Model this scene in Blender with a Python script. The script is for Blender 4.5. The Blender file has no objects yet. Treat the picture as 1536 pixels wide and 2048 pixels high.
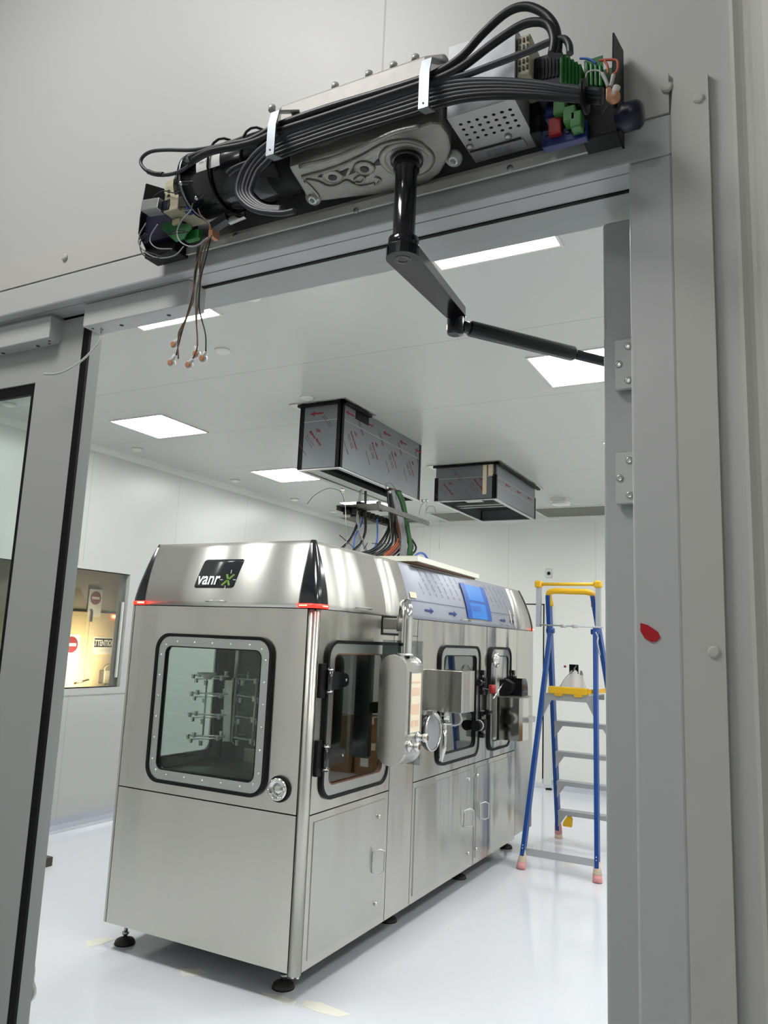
import bpy, bmesh, math, random
from mathutils import Vector, Matrix, geometry
random.seed(7)
S = bpy.context.scene
COL = S.collection
PI = math.pi

# ---------------------------------------------------------------- camera
FPX = 1548.1
CAMZ = 1.6
def rz(t): return Matrix.Rotation(t, 3, 'Z')
def rx(t): return Matrix.Rotation(t, 3, 'X')
R = rz(math.radians(28.206)) @ rx(PI/2 + math.radians(9.52)) @ rz(math.radians(2.3876))
cam = bpy.data.cameras.new('camera'); camo = bpy.data.objects.new('camera', cam); COL.objects.link(camo)
camo.matrix_world = Matrix.Translation((0, 0, CAMZ)) @ R.to_4x4()
cam.sensor_fit = 'VERTICAL'; cam.sensor_height = 36.0; cam.lens = FPX/2048*36.0
cam.clip_start = 0.02; cam.clip_end = 60
S.camera = camo
# ---------------------------------------------------------------- world / exposure / light
W = bpy.data.worlds.new('world'); S.world = W; W.use_nodes = True
W.node_tree.nodes['Background'].inputs[0].default_value = (0.8, 0.85, 0.9, 1)
W.node_tree.nodes['Background'].inputs[1].default_value = 0.02
S.view_settings.view_transform = 'Standard'; S.view_settings.look = 'None'
S.view_settings.gamma = 1.0; S.view_settings.use_curve_mapping = False
S.view_settings.exposure = 0.0
ROOM_LIGHT = 25.0        # emission of the clean-room ceiling panels
HALL_LIGHT = 17.5         # emission of the ceiling panels on the camera's side of the doorway
WORK_LIGHT = 14.0        # watts of each work light in the corridor

# ---------------------------------------------------------------- measuring helpers (photo frame 1536 x 2048)
def ray(px, py): return R @ Vector((px-768.0, -(py-1024.0), -FPX))
def hit(px, py, ax, val):
    d = ray(px, py); o = Vector((0, 0, CAMZ)); t = (val-o[ax])/d[ax]; return o + d*t
def ax_(px, py, x): return hit(px, py, 0, x)
def ay_(px, py, y): return hit(px, py, 1, y)
def az_(px, py, z): return hit(px, py, 2, z)

# ---------------------------------------------------------------- materials
def lin(c): return tuple((v/12.92 if v <= 0.04045 else ((v+0.055)/1.055)**2.4) for v in c)
def mat(name, rgb, rough=0.5, metal=0.0, spec=0.5, coat=0.0, noise=0.0, nscale=8.0, bump=0.0, bscale=60.0, emit=None, estr=0.0):
    m = bpy.data.materials.new(name); m.use_nodes = True; nt = m.node_tree; b = nt.nodes['Principled BSDF']
    c = lin([v/255 for v in rgb]) + (1,)
    b.inputs['Base Color'].default_value = c; b.inputs['Roughness'].default_value = rough
    b.inputs['Metallic'].default_value = metal; b.inputs['Specular IOR Level'].default_value = spec
    b.inputs['Coat Weight'].default_value = coat; b.inputs['Coat Roughness'].default_value = 0.08
    tc = nt.nodes.new('ShaderNodeTexCoord')
    if noise > 0:
        n = nt.nodes.new('ShaderNodeTexNoise'); n.inputs['Scale'].default_value = nscale; n.inputs['Detail'].default_value = 4
        nt.links.new(tc.outputs['Object'], n.inputs['Vector'])
        mx = nt.nodes.new('ShaderNodeMix'); mx.data_type = 'RGBA'
        mx.inputs['A'].default_value = tuple(v*(1-noise) for v in c[:3])+(1,); mx.inputs['B'].default_value = tuple(min(1, v*(1+noise)) for v in c[:3])+(1,)
        nt.links.new(n.outputs['Fac'], mx.inputs['Factor']); nt.links.new(mx.outputs['Result'], b.inputs['Base Color'])
    if bump > 0:
        n2 = nt.nodes.new('ShaderNodeTexNoise'); n2.inputs['Scale'].default_value = bscale; n2.inputs['Detail'].default_value = 2
        nt.links.new(tc.outputs['Object'], n2.inputs['Vector'])
        bp = nt.nodes.new('ShaderNodeBump'); bp.inputs['Strength'].default_value = bump; bp.inputs['Distance'].default_value = 0.002
        nt.links.new(n2.outputs['Fac'], bp.inputs['Height']); nt.links.new(bp.outputs['Normal'], b.inputs['Normal'])
    if emit:
        b.inputs['Emission Color'].default_value = lin([v/255 for v in emit])+(1,); b.inputs['Emission Strength'].default_value = estr
    return m
def steel(name, rgb, rough=0.3, sx=(3, 3, 260), strength=0.04, mottled=0.04, aniso=0.85, wavy=0.35):
    """brushed stainless: fine grain running horizontally, so that reflections smear up and down"""
    m = bpy.data.materials.new(name); m.use_nodes = True; nt = m.node_tree; b = nt.nodes['Principled BSDF']
    c = lin([v/255 for v in rgb])+(1,)
    b.inputs['Metallic'].default_value = 1.0; b.inputs['Roughness'].default_value = rough
    tc = nt.nodes.new('ShaderNodeTexCoord'); mp = nt.nodes.new('ShaderNodeMapping'); mp.inputs['Scale'].default_value = sx
    n = nt.nodes.new('ShaderNodeTexNoise'); n.inputs['Scale'].default_value = 4; n.inputs['Detail'].default_value = 3
    nt.links.new(tc.outputs['Object'], mp.inputs['Vector']); nt.links.new(mp.outputs['Vector'], n.inputs['Vector'])
    bp = nt.nodes.new('ShaderNodeBump'); bp.inputs['Strength'].default_value = strength; bp.inputs['Distance'].default_value = 0.0003
    nt.links.new(n.outputs['Fac'], bp.inputs['Height']); nt.links.new(bp.outputs['Normal'], b.inputs['Normal'])
    mp2 = nt.nodes.new('ShaderNodeMapping'); mp2.inputs['Scale'].default_value = (3.2, 3.2, 0.35); nt.links.new(tc.outputs['Object'], mp2.inputs['Vector'])
    n3 = nt.nodes.new('ShaderNodeTexNoise'); n3.inputs['Scale'].default_value = 1.0; n3.inputs['Detail'].default_value = 1.0; nt.links.new(mp2.outputs['Vector'], n3.inputs['Vector'])
    bp2 = nt.nodes.new('ShaderNodeBump'); bp2.inputs['Strength'].default_value = wavy; bp2.inputs['Distance'].default_value = 0.05
    nt.links.new(n3.outputs['Fac'], bp2.inputs['Height']); nt.links.new(bp.outputs['Normal'], bp2.inputs['Normal']); nt.links.new(bp2.outputs['Normal'], b.inputs['Normal'])
    tg = nt.nodes.new('ShaderNodeCombineXYZ'); tg.inputs[0].default_value = 0.05; tg.inputs[1].default_value = 0.05; tg.inputs[2].default_value = 1.0
    b.inputs['Anisotropic'].default_value = aniso; nt.links.new(tg.outputs[0], b.inputs['Tangent'])
    n2 = nt.nodes.new('ShaderNodeTexNoise'); n2.inputs['Scale'].default_value = 3.0; n2.inputs['Detail'].default_value = 3
    nt.links.new(tc.outputs['Object'], n2.inputs['Vector'])
    mx = nt.nodes.new('ShaderNodeMix'); mx.data_type = 'RGBA'
    mx.inputs['A'].default_value = tuple(v*(1-mottled) for v in c[:3])+(1,); mx.inputs['B'].default_value = tuple(min(1, v*(1+mottled)) for v in c[:3])+(1,)
    nt.links.new(n2.outputs['Fac'], mx.inputs['Factor']); nt.links.new(mx.outputs['Result'], b.inputs['Base Color'])
    return m
def glass(name, tint=(0.9, 0.95, 0.93), fac=0.08, rough=0.0):
    m = bpy.data.materials.new(name); m.use_nodes = True; nt = m.node_tree
    for n in list(nt.nodes): nt.nodes.remove(n)
    o = nt.nodes.new('ShaderNodeOutputMaterial'); t = nt.nodes.new('ShaderNodeBsdfTransparent'); g = nt.nodes.new('ShaderNodeBsdfGlossy')
    t.inputs[0].default_value = tint+(1,); g.inputs['Roughness'].default_value = rough
    lw = nt.nodes.new('ShaderNodeLayerWeight'); lw.inputs['Blend'].default_value = 0.5
    f = nt.nodes.new('ShaderNodeMath'); f.operation = 'POWER'; f.inputs[1].default_value = 4.0; nt.links.new(lw.outputs['Facing'], f.inputs[0])
    a = nt.nodes.new('ShaderNodeMath'); a.operation = 'ADD'; a.inputs[1].default_value = fac; a.use_clamp = True
    mx = nt.nodes.new('ShaderNodeMixShader')
    nt.links.new(f.outputs[0], a.inputs[0]); nt.links.new(a.outputs[0], mx.inputs[0]); nt.links.new(t.outputs[0], mx.inputs[1]); nt.links.new(g.outputs[0], mx.inputs[2])
    nt.links.new(mx.outputs[0], o.inputs[0]); return m
def panel_mat(name, rgb, axis, pitch, offset, width, rough, dark=0.8, axis2=None):
    """painted sandwich panels: a thin joint every `pitch` metres along one world axis"""
    m = mat(name, rgb, rough, spec=0.5); nt = m.node_tree; b = nt.nodes['Principled BSDF']
    g = nt.nodes.new('ShaderNodeNewGeometry'); sp = nt.nodes.new('ShaderNodeSeparateXYZ'); nt.links.new(g.outputs['Position'], sp.inputs[0])
    def line(ax, pitch, offset):
        a = nt.nodes.new('ShaderNodeMath'); a.operation = 'SUBTRACT'; a.inputs[1].default_value = offset-pitch*20; nt.links.new(sp.outputs[ax], a.inputs[0])
        d = nt.nodes.new('ShaderNodeMath'); d.operation = 'MODULO'; d.inputs[1].default_value = pitch; nt.links.new(a.outputs[0], d.inputs[0])
        l = nt.nodes.new('ShaderNodeMath'); l.operation = 'LESS_THAN'; l.inputs[1].default_value = width; nt.links.new(d.outputs[0], l.inputs[0]); return l
    l = line(axis, pitch, offset)
    mx = nt.nodes.new('ShaderNodeMix'); mx.data_type = 'RGBA'
    c = b.inputs['Base Color'].default_value
    mx.inputs['A'].default_value = c; mx.inputs['B'].default_value = (c[0]*dark, c[1]*dark, c[2]*dark, 1)
    nt.links.new(l.outputs[0], mx.inputs['Factor']); nt.links.new(mx.outputs['Result'], b.inputs['Base Color'])
    return m

M = {}
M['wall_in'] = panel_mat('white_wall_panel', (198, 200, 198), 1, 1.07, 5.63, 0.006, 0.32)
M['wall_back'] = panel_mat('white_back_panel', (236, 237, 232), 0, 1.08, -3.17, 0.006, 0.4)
M['wall_hall'] = panel_mat('grey_white_wall_panel', (198, 199, 197), 0, 1.2, -0.493, 0.003, 0.42, 0.6)
M['ceiling'] = panel_mat('ceiling_panel', (204, 206, 203), 1, 1.055, 4.6, 0.006, 0.27, 0.72)
M['cove'] = mat('cove_white', (216, 218, 214), 0.4)
M['floor'] = mat('epoxy_floor', (228, 231, 238), 0.11, spec=0.55, noise=0.02, nscale=2.0)
M['skirt'] = mat('grey_skirting', (188, 193, 205), 0.25)
M['frame'] = mat('grey_door_frame', (198, 200, 199), 0.38, noise=0.02, nscale=4)
M['flash'] = mat('cream_trim', (200, 200, 194), 0.45)
M['leaf'] = mat('grey_door_leaf', (178, 180, 178), 0.35)
M['leaf_edge'] = mat('leaf_edge_grey', (184, 188, 186), 0.4)
M['black'] = mat('black_rubber', (9, 9, 11), 0.5, spec=0.25)
M['gloss_black'] = mat('gloss_black', (11, 12, 20), 0.16, coat=0.5)
M['motor_black'] = mat('motor_black', (14, 15, 19), 0.22, coat=0.4)
M['steel'] = steel('brushed_steel', (204, 202, 194), 0.25, wavy=0.8)
M['steel_hood'] = steel('hood_steel', (208, 207, 201), 0.40, aniso=0.6, wavy=0.1)
M['steel2'] = steel('brushed_steel_dim', (198, 197, 191), 0.24, wavy=0.8)
M['steel_v'] = steel('steel_vertical', (196, 195, 188), 0.34)
M['steel_in_shade'] = steel('chamber_steel_shaded', (74, 78, 74), 0.45)  # stainless darkened: the chamber's lack of light is put into the colour
M['chrome'] = mat('polished_steel', (215, 215, 212), 0.1, 1.0)
M['satin'] = mat('satin_metal', (190, 192, 190), 0.32, 1.0)
M['rail'] = mat('operator_rail', (214, 214, 210), 0.45, 0.15)
M['rod'] = mat('rod_steel', (222, 224, 220), 0.35, 0.55)
M['alu'] = mat('aluminium', (178, 180, 178), 0.38, 0.85, noise=0.08, nscale=30)
M['dull'] = mat('dull_steel', (96, 97, 94), 0.5, 0.6, noise=0.3, nscale=20)
M['zinc'] = mat('zinc_strip', (158, 165, 170), 0.36, 0.85)
M['cast'] = mat('cast_aluminium', (158, 157, 151), 0.42, 0.75, noise=0.18, nscale=70, bump=0.35, bscale=500)
M['cast_light'] = mat('machined_aluminium', (168, 166, 161), 0.5, 0.35, noise=0.16, nscale=60)
M['psu'] = mat('supply_cover', (176, 178, 182), 0.4, 0.2, noise=0.3, nscale=55)
M['psu_plate'] = mat('perforated_plate', (172, 172, 169), 0.42, 0.5)
M['cap'] = mat('cap_screw_metal', (214, 214, 210), 0.35, 0.3)
M['cast_dark'] = mat('cast_recess', (62, 61, 58), 0.6, 0.4)
M['cable_black'] = mat('cable_black', (18, 19, 23), 0.42)
M['cable_grey'] = mat('cable_dark_grey', (50, 52, 58), 0.42)
M['cable_lgrey'] = mat('cable_light_grey', (150, 152, 156), 0.45)
M['cable_white'] = mat('cable_white', (196, 198, 196), 0.45)
M['cable_blue'] = mat('cable_blue', (62, 104, 190), 0.4)
M['cable_green'] = mat('cable_green', (38, 92, 44), 0.45)
M['cable_orange'] = mat('cable_orange', (168, 82, 40), 0.5)
M['wire_brown'] = mat('wire_brown', (110, 74, 52), 0.5)
M['wire_green'] = mat('wire_olive', (92, 104, 70), 0.5)
M['wire_red'] = mat('wire_red', (190, 96, 70), 0.5)
M['pcb'] = mat('circuit_green', (38, 104, 52), 0.45, noise=0.35, nscale=180)
M['green'] = mat('terminal_green', (34, 122, 50), 0.4)
M['green_lt'] = mat('terminal_pale_green', (66, 132, 66), 0.4)
M['beige'] = mat('terminal_beige', (196, 190, 160), 0.5)
M['blue_p'] = mat('plastic_blue', (22, 40, 110), 0.4)
M['navy'] = mat('plastic_navy', (16, 18, 42), 0.35)
M['red_p'] = mat('plastic_red', (160, 28, 34), 0.4)
M['white_p'] = mat('plastic_white', (226, 226, 222), 0.4)
M['clear_amber'] = mat('connector_amber', (206, 150, 112), 0.25)
M['film'] = mat('protective_film', (158, 163, 174), 0.45, 0.35)
M['film_dark'] = mat('duct_film', (122, 126, 130), 0.34, 0.35)
M['film_line'] = mat('film_print_blue', (84, 90, 128), 0.5)
M['film_arrow'] = mat('film_arrow_blue', (28, 52, 118), 0.5)
M['print_red'] = mat('print_red', (128, 34, 50), 0.6)
M['print_purple'] = mat('print_plum', (92, 52, 66), 0.5)
M['tape_blue'] = mat('tape_blue', (40, 128, 214), 0.4)
M['tape_blue_d'] = mat('tape_blue_deep', (22, 84, 172), 0.4)
M['logo'] = mat('logo_plate', (32, 33, 38), 0.25)
M['logo_w'] = mat('logo_white', (240, 240, 242), 0.4)
M['logo_g'] = mat('logo_green', (128, 170, 72), 0.4)
M['blue'] = mat('ladder_blue', (6, 66, 140), 0.38)
M['yellow'] = mat('ladder_yellow', (226, 178, 28), 0.42)
M['ladder_alu'] = mat('ladder_aluminium', (186, 188, 190), 0.4, 0.6)
M['tape_pink'] = mat('tape_pink', (226, 158, 160), 0.6)
M['tape_cream'] = mat('tape_cream', (230, 212, 184), 0.6, noise=0.1, nscale=40)
M['mask'] = mat('masking_residue', (236, 235, 222), 0.6, noise=0.05, nscale=30)
M['foam'] = mat('foam_board', (232, 232, 216), 0.6, noise=0.03)
M['bag'] = mat('plastic_bag', (226, 226, 224), 0.3)
M['grille'] = mat('return_grille', (142, 142, 134), 0.5, 0.2)
M['dark'] = mat('dark_void', (22, 24, 26), 0.8)
M['red_tape'] = mat('red_tape', (186, 18, 30), 0.5)
M['door_cream'] = mat('corridor_door', (214, 196, 160), 0.4)
M['corr'] = mat('corridor_wall', (178, 172, 160), 0.35)
M['glass'] = glass('clear_glass', fac=0.045)
M['glass_corr'] = glass('window_glass', (0.86, 0.88, 0.84), 0.10)
M['glass_dark'] = glass('tinted_glass', (0.5, 0.54, 0.5), 0.16)
M['acrylic'] = glass('acrylic', (0.78, 0.82, 0.84), 0.15)
M['lamp'] = mat('light_panel', (250, 250, 248), 0.5, emit=(255, 255, 252), estr=ROOM_LIGHT)
M['lamp_hall'] = mat('hall_light_panel', (250, 250, 248), 0.5, emit=(255, 253, 251), estr=HALL_LIGHT)
M['led'] = mat('red_led', (255, 40, 30), 0.4, emit=(255, 26, 16), estr=5.0)
M['led_dot'] = mat('red_led_dot', (255, 150, 120), 0.4, emit=(255, 120, 80), estr=12.0)
M['screen'] = mat('touch_screen', (205, 198, 180), 0.25, emit=(226, 212, 184), estr=0.35)
M['screen_tile'] = mat('screen_tile', (206, 176, 150), 0.3, emit=(214, 186, 160), estr=0.3)
M['worklamp'] = mat('work_lamp_face', (255, 240, 210), 0.4, emit=(255, 226, 170), estr=14.0)
M['worklamp_body'] = mat('work_lamp_body', (78, 72, 60), 0.5)
M['cardboard'] = mat('cardboard', (136, 100, 66), 0.8, noise=0.08, nscale=12)

# ---------------------------------------------------------------- mesh builder
class MB:
    def __init__(s): s.bm = bmesh.new(); s.mats = []
    def mi(s, m):
        if m is None: return 0
        if m not in s.mats: s.mats.append(m)
        return s.mats.index(m)
    def face(s, vs, m=None, smooth=False):
        try: f = s.bm.faces.new(vs)
        except ValueError: return None
        f.material_index = s.mi(m); f.smooth = smooth; return f
    def box(s, a, b, m=None, bev=0.0):
        x0, x1 = sorted((a[0], b[0])); y0, y1 = sorted((a[1], b[1])); z0, z1 = sorted((a[2], b[2]))
        v = [s.bm.verts.new(p) for p in ((x0,y0,z0),(x1,y0,z0),(x1,y1,z0),(x0,y1,z0),(x0,y0,z1),(x1,y0,z1),(x1,y1,z1),(x0,y1,z1))]
        fs = [s.face([v[i] for i in q], m) for q in ((0,3,2,1),(4,5,6,7),(0,1,5,4),(1,2,6,5),(2,3,7,6),(3,0,4,7))]
        if bev > 0:
            es = list({e for f in fs for e in f.edges})
            r = bmesh.ops.bevel(s.bm, geom=es, offset=min(bev, 0.45*min(x1-x0, y1-y0, z1-z0)), segments=2, affect='EDGES', profile=0.5)
            for f in r['faces']: f.material_index = s.mi(m)
        return s
    def obox(s, c, u, v, w, m=None, bev=0.0):
        """oriented box: centre, three half-extent vectors"""
        c = Vector(c); u = Vector(u); v = Vector(v); w = Vector(w)
        vs = [s.bm.verts.new(c+u*i+v*j+w*k) for k in (-1, 1) for j in (-1, 1) for i in (-1, 1)]
        fs = [s.face([vs[i] for i in q], m) for q in ((0,2,3,1),(4,5,7,6),(0,1,5,4),(2,6,7,3),(0,4,6,2),(1,3,7,5))]
        if bev > 0:
            es = list({e for f in fs for e in f.edges})
            r = bmesh.ops.bevel(s.bm, geom=es, offset=bev, segments=2, affect='EDGES', profile=0.5)
            for f in r['faces']: f.material_index = s.mi(m)
        return s
    def bar(s, p, q, w, h, m=None, up=(0, 0, 1), bev=0.0):
        p = Vector(p); q = Vector(q); d = q-p; L = d.length/2; d.normalize(); up = Vector(up)
        if abs(d.dot(up)) > 0.98: up = Vector((0, 1, 0))
        a = d.cross(up).normalized(); b = a.cross(d).normalized()
        return s.obox((p+q)/2, d*L, a*w/2, b*h/2, m, bev)
    def tube(s, pts, r, m=None, n=8, cap=True, closed=False):
        pts = [Vector(p) for p in pts]; N = len(pts); rings = []
        rs = r if isinstance(r, (list, tuple)) else [r]*N
        prev = None
        for i, p in enumerate(pts):
            if closed: t = (pts[(i+1) % N]-pts[i-1])
            else: t = pts[min(i+1, N-1)]-pts[max(i-1, 0)]
            if t.length < 1e-9: t = Vector((0, 0, 1))
            t.normalize()
            if prev is None:
                a = t.cross(Vector((0, 0, 1)));
                if a.length < 0.1: a = t.cross(Vector((0, 1, 0)))
                a.normalize()
            else:
                a = (prev - t*prev.dot(t));
                if a.length < 1e-6: a = t.orthogonal()
                a.normalize()
            prev = a; b = t.cross(a)
            rings.append([s.bm.verts.new(p+(a*math.cos(2*PI*k/n)+b*math.sin(2*PI*k/n))*rs[i]) for k in range(n)])
        for i in range(N if closed else N-1):
            A = rings[i]; B = rings[(i+1) % N]
            for k in range(n): s.face([A[k], A[(k+1) % n], B[(k+1) % n], B[k]], m, True)
        if cap and not closed:
            s.face(rings[0][::-1], m); s.face(rings[-1], m)
        return s
    def cyl(s, p, q, r, m=None, n=20, r2=None):
        p = Vector(p); q = Vector(q); t = (q-p).normalized(); a = t.orthogonal().normalized(); b = t.cross(a)
        r2 = r if r2 is None else r2
        A = [s.bm.verts.new(p+(a*math.cos(2*PI*k/n)+b*math.sin(2*PI*k/n))*r) for k in range(n)]
        B = [s.bm.verts.new(q+(a*math.cos(2*PI*k/n)+b*math.sin(2*PI*k/n))*r2) for k in range(n)]
        for k in range(n): s.face([A[k], A[(k+1) % n], B[(k+1) % n], B[k]], m, True)
        s.face(A[::-1], m); s.face(B, m); return s
    def lathe(s, o, axis, prof, m=None, n=24):
        """profile: list of (radius, distance along axis)"""
        o = Vector(o); t = Vector(axis).normalized(); a = t.orthogonal().normalized(); b = t.cross(a); rings = []
        for r, h in prof:
            rings.append([s.bm.verts.new(o+t*h+(a*math.cos(2*PI*k/n)+b*math.sin(2*PI*k/n))*max(r, 1e-5)) for k in range(n)])
        for i in range(len(rings)-1):
            for k in range(n): s.face([rings[i][k], rings[i][(k+1) % n], rings[i+1][(k+1) % n], rings[i+1][k]], m, True)
        s.face(rings[0][::-1], m); s.face(rings[-1], m); return s
    def ball(s, c, r, m=None, sc=(1, 1, 1), u=10, v=7):
        r0 = bmesh.ops.create_uvsphere(s.bm, u_segments=u, v_segments=v, radius=r, matrix=Matrix.Translation(c) @ Matrix.Diagonal((*sc, 1)))
        for x in r0['verts']:
            for f in x.link_faces: f.smooth = True; f.material_index = s.mi(m)
        return s
    def prism(s, outer, mp, d0, d1, m=None, holes=(), side=None):
        """polygon (with holes) in u,v swept from depth d0 to d1 through mp(u,v,d)"""
        loops = [list(outer)]+[list(h) for h in holes]
        tri = geometry.tessellate_polygon([[Vector((p[0], p[1], 0)) for p in l] for l in loops])
        flat = [p for l in loops for p in l]
        A = [s.bm.verts.new(mp(p[0], p[1], d0)) for p in flat]; B = [s.bm.verts.new(mp(p[0], p[1], d1)) for p in flat]
        for t in tri:
            s.face([A[i] for i in t], m); s.face([B[i] for i in reversed(t)], m)
        i0 = 0
        for l in loops:
            n = len(l)
            for k in range(n):
                a = i0+k; b = i0+(k+1) % n; s.face([A[a], A[b], B[b], B[a]], side or m)
            i0 += n
        return s
    def grid(s, fn, nu, nv, m=None, smooth=True):
        V = [[s.bm.verts.new(fn(i/nu, j/nv)) for i in range(nu+1)] for j in range(nv+1)]
        for j in range(nv):
            for i in range(nu): s.face([V[j][i], V[j][i+1], V[j+1][i+1], V[j+1][i]], m, smooth)
        return s
    def text(s, string, size, mp, m=None, shear=0.0, offset=0.0, align='LEFT', sx=1.0):
        cu = bpy.data.curves.new('t', 'FONT'); cu.body = string; cu.size = size; cu.shear = shear; cu.offset = offset; cu.align_x = align
        cu.resolution_u = 3
        o = bpy.data.objects.new('t', cu); COL.objects.link(o)
        dg = bpy.context.evaluated_depsgraph_get(); me = bpy.data.meshes.new_from_object(o.evaluated_get(dg))
        vs = [s.bm.verts.new(mp(v.co.x*sx, v.co.y)) for v in me.vertices]
        for p in me.polygons: s.face([vs[i] for i in p.vertices], m)
        bpy.data.objects.remove(o); bpy.data.curves.remove(cu); bpy.data.meshes.remove(me); return s
    def build(s, name, m, parent=None, smooth=None, bevel=0.0):
        bmesh.ops.remove_doubles(s.bm, verts=s.bm.verts, dist=1e-6) if False else None
        bmesh.ops.recalc_face_normals(s.bm, faces=s.bm.faces)
        xs = [v.co for v in s.bm.verts]
        lo = Vector((min(v.x for v in xs), min(v.y for v in xs), min(v.z for v in xs))); hi = Vector((max(v.x for v in xs), max(v.y for v in xs), max(v.z for v in xs)))
        base = Vector(((lo.x+hi.x)/2, (lo.y+hi.y)/2, lo.z))
        for v in s.bm.verts: v.co -= base
        me = bpy.data.meshes.new(name); s.bm.to_mesh(me); s.bm.free()
        if s.mats:
            for x in s.mats: me.materials.append(x if not isinstance(x, str) else M[x])
            if m is not None and None: pass
        else: me.materials.append(M[m] if isinstance(m, str) else m)
        o = bpy.data.objects.new(name, me); COL.objects.link(o)
        wl = base
        o['_w'] = tuple(base)
        if parent is not None:
            o.parent = parent; o.location = wl-Vector(parent['_w'])
        else: o.location = wl
        return o
def mbx(): return MB()
def tag(o, label=None, cat=None, group=None, kind=None):
    if label: o['label'] = label
    if cat: o['category'] = cat
    if group: o['group'] = group
    if kind: o['kind'] = kind
    return o
def thing(name, loc, label, cat, group=None, kind=None):
    o = bpy.data.objects.new(name, None); COL.objects.link(o); o.empty_display_size = 0.1; o.location = loc; o['_w'] = tuple(loc)
    return tag(o, label, cat, group, kind)
def rr(u0, u1, v0, v1, r, n=8):
    """rounded rectangle loop"""
    out = []
    for cx, cy, a0 in ((u1-r, v1-r, 0), (u0+r, v1-r, 90), (u0+r, v0+r, 180), (u1-r, v0+r, 270)):
        for k in range(n+1):
            a = math.radians(a0+90*k/n); out.append((cx+r*math.cos(a), cy+r*math.sin(a)))
    return out
def rect(u0, u1, v0, v1): return [(u0, v0), (u1, v0), (u1, v1), (u0, v1)]
def smooth_path(pts, n=6):
    """Catmull-Rom through pts"""
    P = [Vector(p) for p in pts]; P = [P[0]*2-P[1]]+P+[P[-1]*2-P[-2]]; out = []
    for i in range(1, len(P)-2):
        for k in range(n):
            t = k/n; a, b, c, d = P[i-1:i+3]
            out.append(0.5*((2*b)+(c-a)*t+(2*a-5*b+4*c-d)*t*t+(3*b-a-3*c+d)*t**3))
    out.append(P[-2]); return out
mXZ = lambda y: (lambda u, v, d: Vector((u, y+d, v)))      # wall facing -Y
mYZ = lambda x: (lambda u, v, d: Vector((x+d, u, v)))      # wall facing +X

# ================================================================= SETTING
CE = 3.175; YW = 0.85; YB = 9.25; XLW = -5.31; XRW = 2.3; T = 'structure'
def struct(o): o['kind'] = T; return o
b = mbx(); b.box((-8.2, -3.0, -0.1), (XRW+0.1, YB+0.1, 0)); struct(b.build('floor', 'floor'))
b = mbx(); b.box((-8.2, -3.0, CE), (XRW+0.1, YB+0.1, CE+0.1)); struct(b.build('ceiling', 'ceiling'))
WZ0, WZ1, WY0, WY1 = 1.115, 2.105, 2.2, 5.16
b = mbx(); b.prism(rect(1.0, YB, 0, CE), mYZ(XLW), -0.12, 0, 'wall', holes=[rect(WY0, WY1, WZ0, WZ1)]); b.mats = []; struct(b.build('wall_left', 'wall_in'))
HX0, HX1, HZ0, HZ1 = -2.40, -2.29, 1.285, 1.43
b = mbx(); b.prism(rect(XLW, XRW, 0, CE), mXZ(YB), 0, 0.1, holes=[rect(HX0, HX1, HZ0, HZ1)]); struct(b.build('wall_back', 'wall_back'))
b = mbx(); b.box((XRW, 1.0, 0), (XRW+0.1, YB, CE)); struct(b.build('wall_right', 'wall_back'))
OX0, OX1, OZ = -2.05, -0.152, 2.161
b = mbx(); b.prism([(-5.43, 0), (OX0-0.05, 0), (OX0-0.05, OZ+0.05), (OX1+0.05, OZ+0.05), (OX1+0.05, 0), (XRW+0.1, 0), (XRW+0.1, CE), (-5.43, CE)], mXZ(YW+0.006), 0, 0.13)
struct(b.build('wall_front', 'wall_hall'))
# the camera's own room
b = mbx(); b.box((-2.6, -3.0, 0), (-2.5, YW+0.006, CE)); struct(b.build('wall_hall_left', 'wall_hall'))
b = mbx(); b.box((1.6, -3.0, 0), (1.7, YW+0.006, CE)); struct(b.build('wall_hall_right', 'wall_hall'))
b = mbx(); b.box((-2.6, -3.1, 0), (1.7, -3.0, CE)); struct(b.build('wall_hall_back', 'wall_hall'))
# ceiling coves and skirting of the clean room
def cove_pts(): return [(0, 0), (0, -0.05), (0.012, -0.03), (0.03, -0.012), (0.05, 0)]
b = mbx(); b.prism(cove_pts(), lambda u, v, d: Vector((XLW+u, d, CE+v)), 1.0, YB); struct(b.build('trim_1', 'cove'))
b = mbx(); b.prism(cove_pts(), lambda u, v, d: Vector((d, YB-u, CE+v)), XLW, XRW); struct(b.build('trim_2', 'cove'))
sk = [(0, 0), (0, 0.1), (0.006, 0.1), (0.01, 0.05), (0.03, 0.015), (0.06, 0.001), (0.06, 0)]
b = mbx(); b.prism(sk, lambda u, v, d: Vector((XLW+u, d, v)), 1.0, YB); struct(b.build('baseboard_left', 'skirt'))
b = mbx(); b.prism(sk, lambda u, v, d: Vector((d, YB-u, v)), XLW, XRW); struct(b.build('baseboard_back', 'skirt'))
# observation window in the left wall
def shell(name, loc):
    o = bpy.data.objects.new(name, None); COL.objects.link(o); o.empty_display_size = 0.1; o.location = loc; o['_w'] = tuple(loc); o['kind'] = T; return o
w = shell('window_1', (XLW, (WY0+WY1)/2, WZ0))
b = mbx(); b.prism(rect(WY0-0.05, WY1+0.05, WZ0-0.055, WZ1+0.05), mYZ(XLW), -0.13, 0.006, holes=[rect(WY0, WY1-0.06, WZ0, WZ1)]); b.build('window_frame', 'frame', w)
b = mbx(); b.box((XLW-0.04, WY0, WZ0), (XLW-0.032, WY1-0.06, WZ1)); b.build('window_pane', 'glass_corr', w)
b = mbx(); b.box((XLW-0.028, WY1-0.10, WZ0+0.08), (XLW-0.01, WY1-0.085, WZ1-0.25)); b.build('seal_strip', 'white_p', w)


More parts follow.
